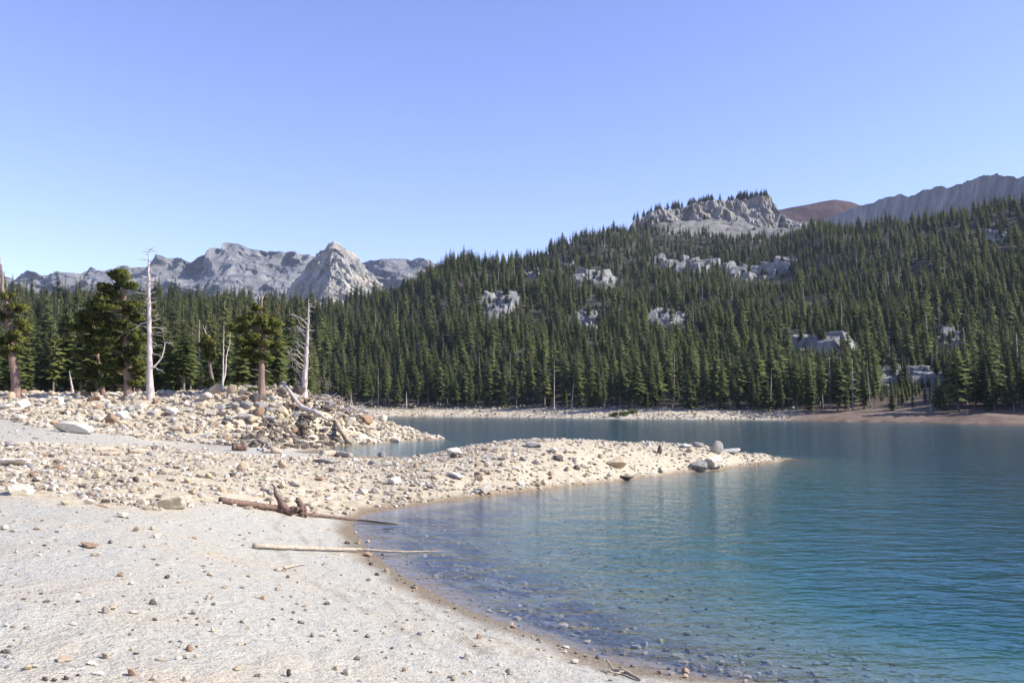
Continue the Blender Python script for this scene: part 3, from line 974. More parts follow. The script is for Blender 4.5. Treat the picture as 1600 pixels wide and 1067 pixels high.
# bare strip of shore below the trees
shoreD = np.interp(tpx, [c[0] for c in COLS[6:]], [c[1][3][0] for c in COLS[6:]])
strip = np.interp(tpx, [480, 600, 900, 1000, 1180, 1230, 1300, 1600], [40, 36, 31, 26, 26, 28, 29, 30])
keep &= np.where((tpx > 500), T[:, 1] > shoreD + strip + rg.uniform(-4, 6, len(T)), True)
keep &= np.where((tpx <= 500) & (T[:, 1] < 200), (T[:, 1] > 104 + 6 * perlin(np.stack([T[:, 0] / 9, T[:, 1] / 9, 0 * Tz], -1), 3)) & (Tz > 4.2), True)
gr = granite[ii, jj]
keep &= rg.uniform(size=len(T)) > np.clip(gr * 1.05, 0, .93)
dn = fbm(np.stack([T[:, 0] / 60, T[:, 1] / 60, 0 * Tz], -1), 3, 120)
keep &= rg.uniform(size=len(T)) < np.clip(0.80 + dn * .35 - smooth01(T[:, 1], 900, 1250) * .15, .25, 1)
keep &= ~((tpx > 500) & (tpx < 640) & (T[:, 1] > 100) & (T[:, 1] < 300))
T, Tz, tpx, tpy, gr = T[keep], Tz[keep], tpx[keep], tpy[keep], gr[keep]
kx = np.concatenate([rg.uniform(988, 1200, 80), rg.uniform(1150, 1198, 24)])
kt = np.interp(kx, [985, 1000, 1037, 1075, 1107, 1140, 1170, 1197], [348, 343, 330, 325, 318, 316, 311, 311])
kD = np.interp(kx, [985, 1107, 1197], [1302, 1332, 1333]) + rg.uniform(0, 22, len(kx))
KP = at_y(kx, kt + 2.5, kD)
tx = rg.uniform(995, 1262, 90); ty = rg.uniform(366, 397, 90)                # scattered trees rooted in the scree
tv_ = (394 - ty) / 76
KP = np.concatenate([KP, at_y(tx, ty, 1148 + 187 * np.clip(tv_ / .42 * .8, 0, .8)) - [0, 0, .6]])
ox_, oy_ = proj(np.array(OT))
KP = np.concatenate([KP, np.array(OT)])
kx = np.concatenate([kx, tx, ox_]); kt = np.concatenate([kt, ty, oy_])
T = np.concatenate([T, KP[:, :2]]); Tz = np.concatenate([Tz, KP[:, 2]]); tpx = np.concatenate([tpx, kx]); tpy = np.concatenate([tpy, kt]); gr = np.concatenate([gr, 0 * kx])
NT = len(T)
Th = rg.uniform(10, 22.5, NT) * (1 + .10 * rg.normal(size=NT)) * (1 - .25 * smooth01(T[:, 1], 700, 1300)) * np.where(gr > .3, .7, 1) * np.where(rg.uniform(size=NT) < .18, .6, 1)
# shorter trees close behind the bank: their tops stay under the hill behind
cap = (tpy - (445 + rg.uniform(0, 75, NT) * np.where(T[:, 1] < 300, 1, .3))) * T[:, 1] / F_PX
Th = np.where((tpx < 600) & (T[:, 1] < 560), np.minimum(Th, np.maximum(cap, 5)), Th)
for (ox, oy, ow, oh), (c, rw, rh) in zip(OUTCROPS, OC):      # young, low trees below the bare rock
    infront = (np.abs(tpx - ox) < ow * .85) & (tpy > oy - oh * .6) & (T[:, 1] < c[1] + rh)
    lim = (tpy - (oy + oh * rg.uniform(.1, .8, NT))) * T[:, 1] / F_PX
    Th = np.where(infront, np.minimum(Th, np.maximum(lim, 6.0)), Th)
Tv = rg.choice(len(SPEC), NT, p=[.115] * 7 + [.06, .105, .03])
Tr = rg.uniform(0, 6.283, NT)
Tw = rg.uniform(.95, 1.6, NT)
Th[-len(kx):] = rg.uniform(11, 20, len(kx)); Tw[-len(kx):] = rg.uniform(1.4, 2.1, len(kx)); Th[-len(OT):] = rg.uniform(5, 13, len(OT))
# which trees show most from where one stands: nearest first, counting uncovered cells
cov = np.zeros((540, 800), bool)
order = np.argsort(T[:, 1])
vis = np.zeros(NT)
for t in order[:6000]:
    x, y = tpx[t] / 2, tpy[t] / 2
    h = Th[t] * F_PX / T[t, 1] / 2; wd = h * .12
    x0, x1, y0, y1 = int(x - wd), int(x + wd) + 1, int(y - h), int(y) + 1
    x0, x1, y0, y1 = max(x0, 0), min(x1, 800), max(y0, 0), min(y1, 540)
    if x0 >= x1 or y0 >= y1: continue
    s = cov[y0:y1, x0:x1]
    vis[t] = (~s).sum()
    s[:] = True
big = np.argsort(-vis)[:290]
isbig = np.zeros(NT, bool); isbig[big] = True

items = []
for t in big:
    tm, cm = PROTO[Tv[t]]
    root = bpy.data.objects.new('conifer_tree', None); COL.objects.link(root)
    root.location = (T[t, 0], T[t, 1], Tz[t]); root.rotation_euler = (rg.normal(0, .02), rg.normal(0, .02), Tr[t])
    root.scale = (Th[t] * Tw[t], Th[t] * Tw[t], Th[t])
    root['category'] = 'tree'; root['group'] = 'conifers along the front of the forest'
    for nm, m_ in (('trunk', tm), ('crown', cm)):
        c = bpy.data.objects.new(nm, m_); COL.objects.link(c); c.parent = root
    items.append((root, tpx[t], tpy[t], ('tall ' if Th[t] > 16 else 'short ' if Th[t] < 11 else '') + SHAPE[Tv[t]]))
TREE_MARKS = [('the leftmost pine with a dead top', 25, 619), ('the leaning red-barked pine', 162, 619), ('the tall white snag', 235, 625), ('the thin double bare stem', 348, 615), ('the flat-topped pine', 409, 620), ('the bare snag with a fan of branches', 474, 626),
              ('the tip of the boulder bank', 690, 640), ('the white stub on the far shore', 635, 632), ('the far beach below the left ridge', 800, 638), ('the green shrubs', 975, 640), ('the end of the pale far beach', 1170, 642), ('the first brown mound', 1370, 646), ('the rightmost brown mound', 1530, 650)]
rank_labels(items, TREE_MARKS, '%s %s conifer %s %s')
for it in items: it[0]['label'] = it[0]['label'][0].lower() + it[0]['label'][1:]

rest = np.where(~isbig)[0]
me = bpy.data.meshes.new('forest')
me.vertices.add(len(rest))
me.vertices.foreach_set('co', np.stack([T[rest, 0], T[rest, 1], Tz[rest] - .1], -1).astype(np.float32).ravel())
attr(me, 'rz', Tr[rest]); attr(me, 'hh', Th[rest]); attr(me, 'ww', Th[rest] * Tw[rest])
ai = me.attributes.new('kindi', 'INT', 'POINT'); ai.data.foreach_set('value', Tv[rest].astype(np.int32))
fo = link('forest', me)
tag(fo, 'dense conifer forest covering the hillside', None, None, 'stuff')
ng = bpy.data.node_groups.new('forest_trees', 'GeometryNodeTree')
ng.interface.new_socket('Geometry', in_out='INPUT', socket_type='NodeSocketGeometry')
ng.interface.new_socket('Geometry', in_out='OUTPUT', socket_type='NodeSocketGeometry')
gi = ng.nodes.new('NodeGroupInput'); go = ng.nodes.new('NodeGroupOutput')
ci = ng.nodes.new('GeometryNodeCollectionInfo'); ci.inputs['Collection'].default_value = proto_col
ci.inputs['Separate Children'].default_value = True; ci.inputs['Reset Children'].default_value = True
ip = ng.nodes.new('GeometryNodeInstanceOnPoints'); ip.inputs['Pick Instance'].default_value = True


def gattr(name, typ):
    a = ng.nodes.new('GeometryNodeInputNamedAttribute'); a.data_type = typ; a.inputs['Name'].default_value = name
    return [o for o in a.outputs if o.enabled][0]


cr = ng.nodes.new('ShaderNodeCombineXYZ'); ng.links.new(gattr('rz', 'FLOAT'), cr.inputs[2])
cs = ng.nodes.new('ShaderNodeCombineXYZ')
wv = gattr('ww', 'FLOAT')
ng.links.new(wv, cs.inputs[0]); ng.links.new(wv, cs.inputs[1]); ng.links.new(gattr('hh', 'FLOAT'), cs.inputs[2])
ng.links.new(gi.outputs[0], ip.inputs['Points']); ng.links.new(ci.outputs[0], ip.inputs['Instance'])
ng.links.new(gattr('kindi', 'INT'), ip.inputs['Instance Index'])
ng.links.new(cr.outputs[0], ip.inputs['Rotation']); ng.links.new(cs.outputs[0], ip.inputs['Scale'])
ng.links.new(ip.outputs[0], go.inputs[0])
md = fo.modifiers.new('trees', 'NODES'); md.node_group = ng


# ------------------------------------------------------------------ the trees on the bank
def place(x, D):
    X = (x - 800) / F_PX * D
    return np.array([X, D, float(HS(np.array([X]), np.array([D]))[0])])


def foliage_pad(c, rx, ry, rz, n, rg, size):
    d = rg.normal(size=(n, 3)); d /= np.linalg.norm(d, axis=1)[:, None]
    r = rg.uniform(0.15, 1, n) ** .45
    P = c + d * r[:, None] * np.array([rx, ry, rz])
    dirn = d * np.array([1, 1, .5]) + rg.normal(0, .45, (n, 3)) + np.array([0, 0, .45])
    dirn /= np.linalg.norm(dirn, axis=1)[:, None]
    sd = np.cross(dirn, rg.normal(size=(n, 3))); sd /= np.linalg.norm(sd, axis=1)[:, None]
    L = size * rg.uniform(.7, 1.4, n)[:, None]; W = L * .30
    V = np.stack([P - dirn * L * .5, P + sd * W, P + dirn * L * .6, P - sd * W], 1).reshape(-1, 3)
    F = np.arange(n * 4).reshape(n, 4)
    return V, F


def pine(label, D, trunk, r0, pads, seed, bark, spikes=(), density=1.0):
    rg = np.random.default_rng(seed)
    b = place(trunk[0][0], D)
    root = bpy.data.objects.new('pine_tree', None); COL.objects.link(root); root.location = b
    tag(root, label, 'tree', 'pines standing on the boulder bank')
    # trunk runs through the seen points, in the plane of the tree
    y0 = proj(b)[1]
    pts = [at_y(x, y + (y0 - trunk[0][1]) * (1 - i / max(1, len(trunk) - 1)), D) - b for i, (x, y) in enumerate(trunk)]
    pts = np.array(pts); pts[0][2] -= .35
    t = np.linspace(0, len(pts) - 1, 26)
    fine = np.stack([np.interp(t, np.arange(len(pts)), pts[:, k]) for k in range(3)], -1)
    fine += 0.03 * rg.normal(size=fine.shape); 
    u = np.linspace(0, 1, 26)
    rad = r0 * (1 - .86 * u) * (1 + .55 * np.exp(-u * 26))
    MB().add(*tube(fine, rad, 12, True, .06, seed)).build('trunk', bark, root)
    FV, FF, FC, n = [], [], [], 0
    twigs = MB()
    for (px, py, rx, ry) in pads:
        k = D / F_PX
        c = at_y(px, py, D) - b
        c[1] += rg.uniform(-1, .25) * rx * k * .9
        j = int(np.argmin(np.abs(fine[:, 2] - (c[2] - .25 * abs(c[0] - np.interp(c[2], fine[:, 2], fine[:, 0]))))))
        P = wander(fine[j], c, 7, .06, rg.integers(1 << 30), .03)
        MB().add(*tube(P, np.linspace(max(.035, rad[j] * .28), .015, 7), 6, True, .1, 3)).build('branch', bark if rg.uniform() < .75 else M_PALE, root)
        num = int(rx * ry * 7.0 * density) + 60
        for q in range(6):
            cc = c + np.array([rg.uniform(-.8, .8) * rx, rg.uniform(-.7, .7) * rx, rg.uniform(-.75, .75) * ry]) * k
            sz = rg.uniform(.42, .72)
            V, F = foliage_pad(cc, rx * k * sz, rx * k * sz * .9, ry * k * rg.uniform(.45, .85), num // 6, rg, .26)
            FV.append(V); FF.append(F + n); n += len(V); FC.append(np.tile(cc - [0, 0, .1], (len(V), 1)))
            P = wander(fine[j], cc, 6, .08, rg.integers(1 << 30), .02)
            twigs.add(*tube(P, np.linspace(.035, .01, 6), 4, False))
    FV, FF, FC = np.concatenate(FV), np.concatenate(FF), np.concatenate(FC)
    pn = outnorm(FV, FC, .4); FF = orient(FV, FF, pn)
    pn = pn + rg.normal(0, .3, pn.shape); pn /= np.linalg.norm(pn, axis=1)[:, None]
    cme = mesh_np('crown', FV, FF, False); set_normals(cme, pn)
    link('crown', cme, M_PINE, root)
    twigs.build('twigs', M_BARK, root)['kind'] = 'stuff'
    for (x0, y0_, x1, y1_) in spikes:
        p0, p1 = at_y(x0, y0_, D) - b, at_y(x1, y1_, D) - b
        p1[1] += rg.uniform(-.5, .5)
        MB().add(*tube(wander(p0, p1, 7, .07, rg.integers(1 << 30)), np.linspace(.07, .015, 7), 6)).build('bare_branch', M_PALE, root)
    return root


pine('tall red-barked pine left of the white snag with layered foliage', 88, [(201, 621), (198, 564), (195, 494), (193, 451), (190, 428)], .42,
     [(183, 430, 22, 8), (197, 445, 18, 8), (174, 454, 15, 10), (174, 467, 17, 8), (171, 481, 26, 8), (204, 482, 17, 8), (155, 494, 20, 8), (183, 508, 24, 7), (211, 494, 13, 8), (160, 518, 24, 7), (204, 510, 16, 7), (174, 530, 24, 7), (215, 527, 15, 8), (170, 545, 22, 8), (213, 546, 16, 9), (216, 564, 15, 9), (174, 560, 22, 8), (172, 577, 22, 7), (211, 581, 16, 6), (174, 598, 18, 7), (211, 600, 11, 5)],
     21, M_REDBARK, [(197, 520, 178, 512), (198, 560, 176, 565)])
pine('leaning red-barked pine with dark foliage on its left side', 89.5, [(162, 620), (156, 576), (150, 531), (146, 500)], .27,
     [(134, 501, 15, 8), (148, 494, 14, 8), (136, 517, 18, 8), (139, 533, 17, 8), (139, 552, 16, 8), (141, 569, 15, 7), (141, 586, 15, 8), (146, 606, 11, 5)], 22, M_REDBARK)
pine('leftmost pine with a bleached dead top at the photo edge', 87, [(28, 619), (21.5, 572), (15, 522), (10, 479), (5, 458), (2, 421), (-1, 400)], .44,
     [(30, 484, 16, 8), (15, 464, 11, 6), (33, 509, 15, 9), (4, 491, 16, 9), (30, 527, 19, 7), (6, 534, 20, 8), (20, 545, 17, 5), (-12, 502, 16, 10), (-14, 526, 18, 9), (5, 553, 13, 5), (-16, 548, 14, 7)], 23, M_REDBARK,
     [(10, 479, 18, 472), (5, 458, -6, 462), (12, 500, 24, 498), (4, 440, -3, 434)])
pine('flat-topped pine with bare red trunk and dead spike tops', 90, [(409, 621), (409, 568), (410.5, 529), (409, 486), (409, 453)], .36,
     [(393, 495, 18, 8), (424, 503, 16, 8), (382, 513, 20, 8), (427, 517, 11, 6), (413, 498, 15, 8), (393, 529, 22, 7), (432, 540, 17, 6), (410, 534, 19, 6), (390, 543, 19, 6), (404, 557, 19, 6), (385, 554, 13, 5), (404, 481, 11, 4)], 24, M_REDBARK,
     [(409, 486, 403, 455), (409, 575, 424, 583), (409, 578, 392, 577), (409, 480, 398, 470), (409, 470, 413, 456)])
pine('small dark pine with a broken pale top beside thin stem', 92, [(334, 614), (328, 572), (325, 534), (320, 510)], .22,
     [(326, 532, 10, 8), (326, 547, 10, 6), (329, 558, 9, 6), (326, 599, 10, 6), (318, 540, 7, 5)], 25, M_BARK, [(325, 530, 319, 508)])


def snag(label, D, trunk, r0, branches, seed, fan=0, parts=True):
    rg = np.random.default_rng(seed)
    b = place(trunk[0][0], D)
    root = bpy.data.objects.new('dead_tree', None); COL.objects.link(root); root.location = b
    tag(root, label, 'dead tree', 'bleached dead trees on the bank')
    y0 = proj(b)[1]
    pts = np.array([at_y(x, y + (y0 - trunk[0][1]) * (1 - i / max(1, len(trunk) - 1)), D) - b for i, (x, y) in enumerate(trunk)]); pts[0][2] -= .3
    t = np.linspace(0, len(pts) - 1, 34)
    fine = np.stack([np.interp(t, np.arange(len(pts)), pts[:, k]) for k in range(3)], -1) + .02 * rg.normal(size=(34, 3))
    u = np.linspace(0, 1, 34)
    rad = r0 * (1 - .93 * u) * (1 + .7 * np.exp(-u * 24))
    MB().add(*tube(fine, rad, 12, True, .07, seed)).build('trunk', M_PALE, root)
    k = D / F_PX
    if len(branches) > 8:
        for q in range(26):
            j = rg.integers(8, 33); a = rg.uniform(0, 6.28); L = rg.uniform(.35, 1.3)
            tip = fine[j] + np.array([math.cos(a) * L, math.sin(a) * L, rg.uniform(-.3, .35) * L])
            MB().add(*tube(wander(fine[j], tip, 5, .12, rg.integers(1 << 30)), np.linspace(.045, .012, 5), 5)).build('branch', M_PALE, root)
    for br in branches:
        P = np.array([at_y(x, y, D) - b for x, y in br])
        dep = rg.uniform(-1, 1) * np.linalg.norm(P[-1] - P[0]) * .5
        P[:, 1] += np.linspace(0, dep, len(P))
        j = int(np.argmin(np.abs(fine[:, 2] - P[0][2]))); P[0] = fine[j]
        tt = np.linspace(0, len(P) - 1, 9)
        Q = np.stack([np.interp(tt, np.arange(len(P)), P[:, c]) for c in range(3)], -1)
        L = np.linalg.norm(Q[-1] - Q[0]); Q[1:] += rg.normal(0, min(.025 * L, .07), (8, 3))
        r1 = max(.05, min(.11, L * .04))
        mb = MB().add(*tube(Q, np.linspace(r1, .012, 9), 6))
        for s in range(int(3 + L * 1.6) if L < 6 else 0):
            i = rg.integers(3, 9)
            tip = Q[i] + rg.normal(0, .16 * L, 3) + (Q[-1] - Q[0]) * .15
            mb.add(*tube(wander(Q[i], tip, 4, .08, rg.integers(1 << 30)), [.018, .015, .012, .008], 4, False))
        mb.build('branch', M_PALE, root)
    return root


snag('tall white snag with short bare branches, tallest dead tree', 86, [(235, 628), (234, 560), (233, 480), (232, 420), (233.5, 386)], .34,
     [[(232, 463), (220, 458), (203, 456)], [(231, 440), (218, 433)], [(232, 409), (225, 404)], [(233, 426), (241, 422)], [(233, 445), (246, 443)], [(234, 476), (246, 473)], [(234, 497), (247, 494)], [(234, 502), (246, 499)], [(235, 514), (257, 512)], [(235, 521), (254, 520)],
      [(231, 473), (218, 483)], [(231, 489), (213, 488)], [(231, 502), (215, 508), (200, 518)], [(231, 510), (221, 509)], [(231, 540), (220, 551)], [(236, 528), (249, 540)], [(237, 574), (249, 564), (259, 533), (267, 537)], [(237, 552), (251, 556)], [(245, 569), (255, 581)], [(232, 430), (236, 418)], [(233, 458), (241, 455)], [(232, 525), (222, 522)]], 31)
fan = []
rg = np.random.default_rng(5)
for k in range(17):
    y = 500 + k * 6.4
    x0 = np.interp(y, [500, 534, 585, 627], [482, 480, 477, 474])
    ln = rg.uniform(10, 27)
    fan.append([(x0, y + 8), (x0 - ln * .55, y - rg.uniform(-3, 5)), (x0 - ln, y - rg.uniform(2, 14))])
fan += [[(479, 560), (486, 553)], [(478, 580), (486, 574)], [(476, 600), (484, 590)]]
snag('bare snag with a fan of fine branches on its left', 95, [(474, 627), (477, 585), (480, 534), (482, 500), (482.5, 467)], .36, fan, 32)
snag('thin double bare stem between the pines', 92, [(347.5, 615), (349, 560), (350, 500)], .13, [[(348, 612), (346.5, 560), (347.5, 508)], [(349, 560), (354, 555)]], 33)
snag('short white broken stub behind the dark boulders', 96, [(388, 618), (388.5, 600)], .17, [], 34)
snag('small pale split stub left of the fan-branched snag', 101, [(449, 622), (449.5, 602)], .18, [[(449, 612), (444, 622)], [(449, 606), (452, 600)]], 35)
snag('bare leaning pale trunk at forest edge left of leaning pine', 98, [(115, 618), (111, 598), (108, 578)], .18, [], 36)
for k, (x, yb, yt, D, ln, lab) in enumerate(((635, 634, 611, 386, 0, 'the white stub standing on the far beach'), (591, 633, 574, 398, 0, 'tall thin pale dead trunk on the far shore'), (547, 633, 609, 390, 3, 'pale dead trunk leaning right on far shore'), (551, 633, 612, 391, -5, 'pale dead trunk leaning left on far shore'),
                                             (893, 641, 590, 338, 4, 'pale twin dead trunk at the middle far shore'), (866, 640, 560, 342, 0, 'tall grey dead stem at the middle far shore'), (1203, 645, 578, 296, 3, 'grey dead trunk at the right end of the pale beach'), (1455, 650, 606, 252, 0, 'bare trunk between the brown mounds'))):
    snag(lab, D, [(x, yb), (x + ln * .5, (yb + yt) / 2), (x + ln, yt)], .24 if k else .42, [], 40 + k)


# ------------------------------------------------------------------ logs and driftwood
def log(name, label, pts, rad, mat, cat='log', n=12, seed=1, rough=.16, group='driftwood on the shore', extra=()):
    o_root = bpy.data.objects.new(name, None) if extra else None
    P = np.array(pts, float)
    t = np.linspace(0, len(P) - 1, max(14, 6 * len(P)))
    Q = np.stack([np.interp(t, np.arange(len(P)), P[:, c]) for c in range(3)], -1)
    R = np.interp(t, np.arange(len(P)), rad)
    rg = np.random.default_rng(seed)
    Q[1:-1] += rg.normal(0, 1, (len(Q) - 2, 3)) * R[1:-1, None] * .10
    b = Q[0].copy()
    if extra:
        COL.objects.link(o_root); o_root.location = b
        MB().add(*tube(Q - b, R, n, True, rough, seed)).build('stem', mat, o_root)
        for nm, ep, er in extra:
            ep = np.array(ep) - b
            tt = np.linspace(0, len(ep) - 1, 12)
            EQ = np.stack([np.interp(tt, np.arange(len(ep)), ep[:, c]) for c in range(3)], -1); EQ[1:] += rg.normal(0, .02, (11, 3))
            MB().add(*tube(EQ, np.interp(tt, np.arange(len(ep)), er), 8, True, .15, seed)).build(nm, mat, o_root)
        return tag(o_root, label, cat, group)
    o = MB().add(*tube(Q - b, R, n, True, rough, seed)).build(name, mat)
    o.location = b
    return tag(o, label, cat, group)


def g(x, y, up=0.0):
    p = hit(x, y)
    return p + np.array([0, 0, up])


# brown trunk with upturned roots at the edge of the gravel
A, B_, C_, D_ = g(343, 786, .10), g(435, 800, .12), g(482, 808, .09), g(560, 814, .05)
E_ = at_z(622, 819, .02)
k0 = B_[1] / F_PX
tipy = lambda x, y, P: at_y(x, y, P[1])
R0 = g(452, 805, .1); R1 = g(474, 808, .05)
log('fallen_tree', 'brown fallen trunk with upturned roots running into the water', [A, B_, C_, D_, E_], [.095, .09, .05, .034, .018], M_DARKLOG, seed=3,
    extra=[('root', [R0, tipy(440, 786, R0), tipy(431, 772, R0 + [0, .2, 0]), tipy(426, 754, R0 + [0, .3, 0])], [.13, .10, .07, .015]),
           ('root', [R1, tipy(471, 793, R1), tipy(465, 779, R1 + [0, .15, 0])], [.14, .115, .085]),
           ('root', [R0, tipy(458, 797, R0), tipy(465, 795, R0 + [0, -.1, 0])], [.15, .12, .06]),
           ('root', [R0, tipy(440, 798, R0), tipy(424, 789, R0 + [0, .4, 0]), tipy(420, 778, R0 + [0, .5, 0])], [.12, .08, .04, .015]),
           ('root', [R1, tipy(478, 800, R1), tipy(476, 790, R1)], [.1, .07, .03])])
p0, p1, p2 = g(397, 857, .07), g(500, 861, .07), g(560, 863, .08)
log('drift_pole', 'long pale pole lying on sand and reaching into the water', [p0, p1, p2, at_z(625, 862, .06), at_z(665, 861, .02), at_z(705, 860, -.03)], [.06, .05, .042, .03, .018, .008], M_POLE, 'pole', seed=4, rough=.06)
log('drift_stick', 'short forked pale stick on sand below the long pole', [g(432, 893, .03), g(448, 889, .05), g(478, 883, .04)], [.05, .035, .012], M_POLE, 'stick', seed=5, n=7,
    extra=[('twig', [g(440, 891, .04), g(446, 893, .05), g(450, 895, .02)], [.03, .02, .008])])
log('drift_twig', 'curved bare twig at the waterline near the dark stones', [at_z(948, 1030, .28), at_z(958, 1046, .16), g(975, 1053, .05), g(1000, 1064, .02)], [.012, .02, .028, .02], M_DRIFT, 'twig', seed=6, n=6,
    extra=[('twig', [g(975, 1054, .04), g(960, 1056, .06), g(940, 1050, .03)], [.018, .012, .006])])
log('short_log', 'short dark sawn log lying on the sandy flat', [g(363, 704, .28), g(384, 704.5, .28)], [.27, .27], M_DARKLOG, seed=7, n=14, rough=.03)
log('root_stump', 'grey weathered stump with dark roots on the sandy flat', [g(440, 709, .12), g(425, 708, .25), g(418, 706, .35)], [.13, .26, .1], M_DRIFT, 'stump', seed=8,
    extra=[('root', [g(423, 708, .3), g(415, 703, .6), g(411, 705, .3)], [.1, .06, .03]), ('root', [g(424, 708, .3), g(421, 700, .75)], [.09, .03]), ('root', [g(421, 708, .2), g(412, 709, .2)], [.1, .04])])
log('pale_log', 'pale barkless log half buried beside the narrow inlet', [g(504, 712, .2), g(525, 713, .22), g(548, 715, .15)], [.27, .25, .2], M_POLE, seed=9, n=12)
log('drift_plank', 'upper flat driftwood plank on the left flat', [g(146, 705, .08), g(166, 704, .09), g(186, 705, .06)], [.10, .12, .07], M_POLE, 'plank', seed=10)
log('drift_plank', 'lower flat driftwood plank on the left flat', [g(156, 711, .08), g(172, 711.5, .09), g(188, 709, .06)], [.09, .11, .06], M_POLE, 'plank', seed=11)
log('drift_plank', 'pale driftwood plank beside a small grey stone', [g(201, 708, .1), g(218, 708, .1), g(233, 706, .08)], [.12, .13, .08], M_POLE, 'plank', seed=12)
L1 = [place(442, 96) + [0, 0, .5], at_y(470, 637, 91.5), at_y(492, 643, 90.5), at_y(513, 656, 90)]
log('grey_log', 'long grey bleached log sloping down the boulder bank', L1, [.20, .26, .24, .12], M_PALE, seed=13, extra=[('branch', [L1[3], at_y(522, 652, 90.2), at_y(530, 655, 90)], [.09, .05, .02]), ('branch', [L1[1], at_y(455, 628, 91.5)], [.1, .03])])
log('brown_log', 'straight pale brown log sliding down the bank to the inlet', [at_y(506, 628, 100), at_y(520, 650, 95.5), at_y(533, 674, 91), g(545, 694, .2)], [.17, .22, .25, .28], M_DRIFT, seed=14)
# tangle of dead sticks
rg = np.random.default_rng(91)
mb = MB()
for k in range(90):
    x = rg.uniform(508, 592); D = 98 + (x - 508) * .10 + rg.uniform(-3, 4)
    p = place(x, D); p[2] += rg.uniform(0, .55)
    a = rg.uniform(0, 6.28); L = rg.uniform(.7, 2.4)
    q = p + np.array([math.cos(a) * L, math.sin(a) * L * .6, rg.uniform(-.15, .8)])
    mb.add(*tube(wander(p, q, 5, .1, k), np.linspace(rg.uniform(.03, .07), .012, 5), 5))
tag(mb.build('driftwood_brush', M_PALE), 'tangle of bleached dead sticks on the bank tip', None, None, 'stuff')

# ------------------------------------------------------------------ stones
CREAM, TAN, GREY, DARK, WHITE, BROWN = (.55, .50, .405), (.46, .375, .26), (.31, .30, .285), (.13, .11, .095), (.66, .63, .57), (.33, .225, .15)
CN = {CREAM: 'cream', TAN: 'tan', GREY: 'grey', DARK: 'dark', WHITE: 'white', BROWN: 'brown'}
RM = [rock_mesh('rock_%d' % k, 700 + k, 3, [.55, .7, .45, .8, .6, .35][k % 6], 8 + k % 5, .05) for k in range(18)]
RMS = [rock_mesh('stone_%d' % k, 800 + k, 2, [.7, .6, .8, .5, .9, .4][k % 6], 8 + k % 4, .05) for k in range(14)]
RTALL = rock_mesh('pointed_rock', 941, 3, 1.25, 12, .06, True)
RBIG = [rock_mesh('boulder_%d' % k, 950 + k, 4, f, 14, .07) for k, f in enumerate((.5, .62, .36, .75))]
rg = np.random.default_rng(1234)
occupied = []


def stone(name, cat, group, x, ybase, wpx, col, hr=None, mesh=None, sink=.12, P=None):
    if P is None: P = hit(x, ybase)
    if P is None: return None
    D = P[1]
    wd = wpx * D / F_PX
    me = mesh or (RM[rg.integers(len(RM))] if wpx > 13 else RMS[rg.integers(len(RMS))])
    o = bpy.data.objects.new(name, me); COL.objects.link(o)
    if not me.materials: me.materials.append(M_ROCK)
    zr = hr if hr else rg.uniform(.8, 1.15)
    o.scale = (wd, wd * rg.uniform(.8, 1.2), wd * zr)
    o.rotation_euler = (rg.normal(0, .12), rg.normal(0, .12), rg.uniform(-.6, .6) if mesh else rg.uniform(0, 6.28))
    hh = max(v.co.z for v in me.vertices) * o.scale.z
    o.location = (P[0], P[1] + wd * .3, float(HS(np.array([P[0]]), np.array([P[1] + wd * .3]))[0]) - hh * sink)
    j = rg.uniform(.86, 1.1)
    o.color = (col[0] * j, col[1] * j, col[2] * j, 1)
    tag(o, None, cat, group)
    occupied.append((x, ybase - wpx * .25, wpx * .6))
    return o


def size_word(w, a, b): return 'small ' if w < a else 'large ' if w > b else ''


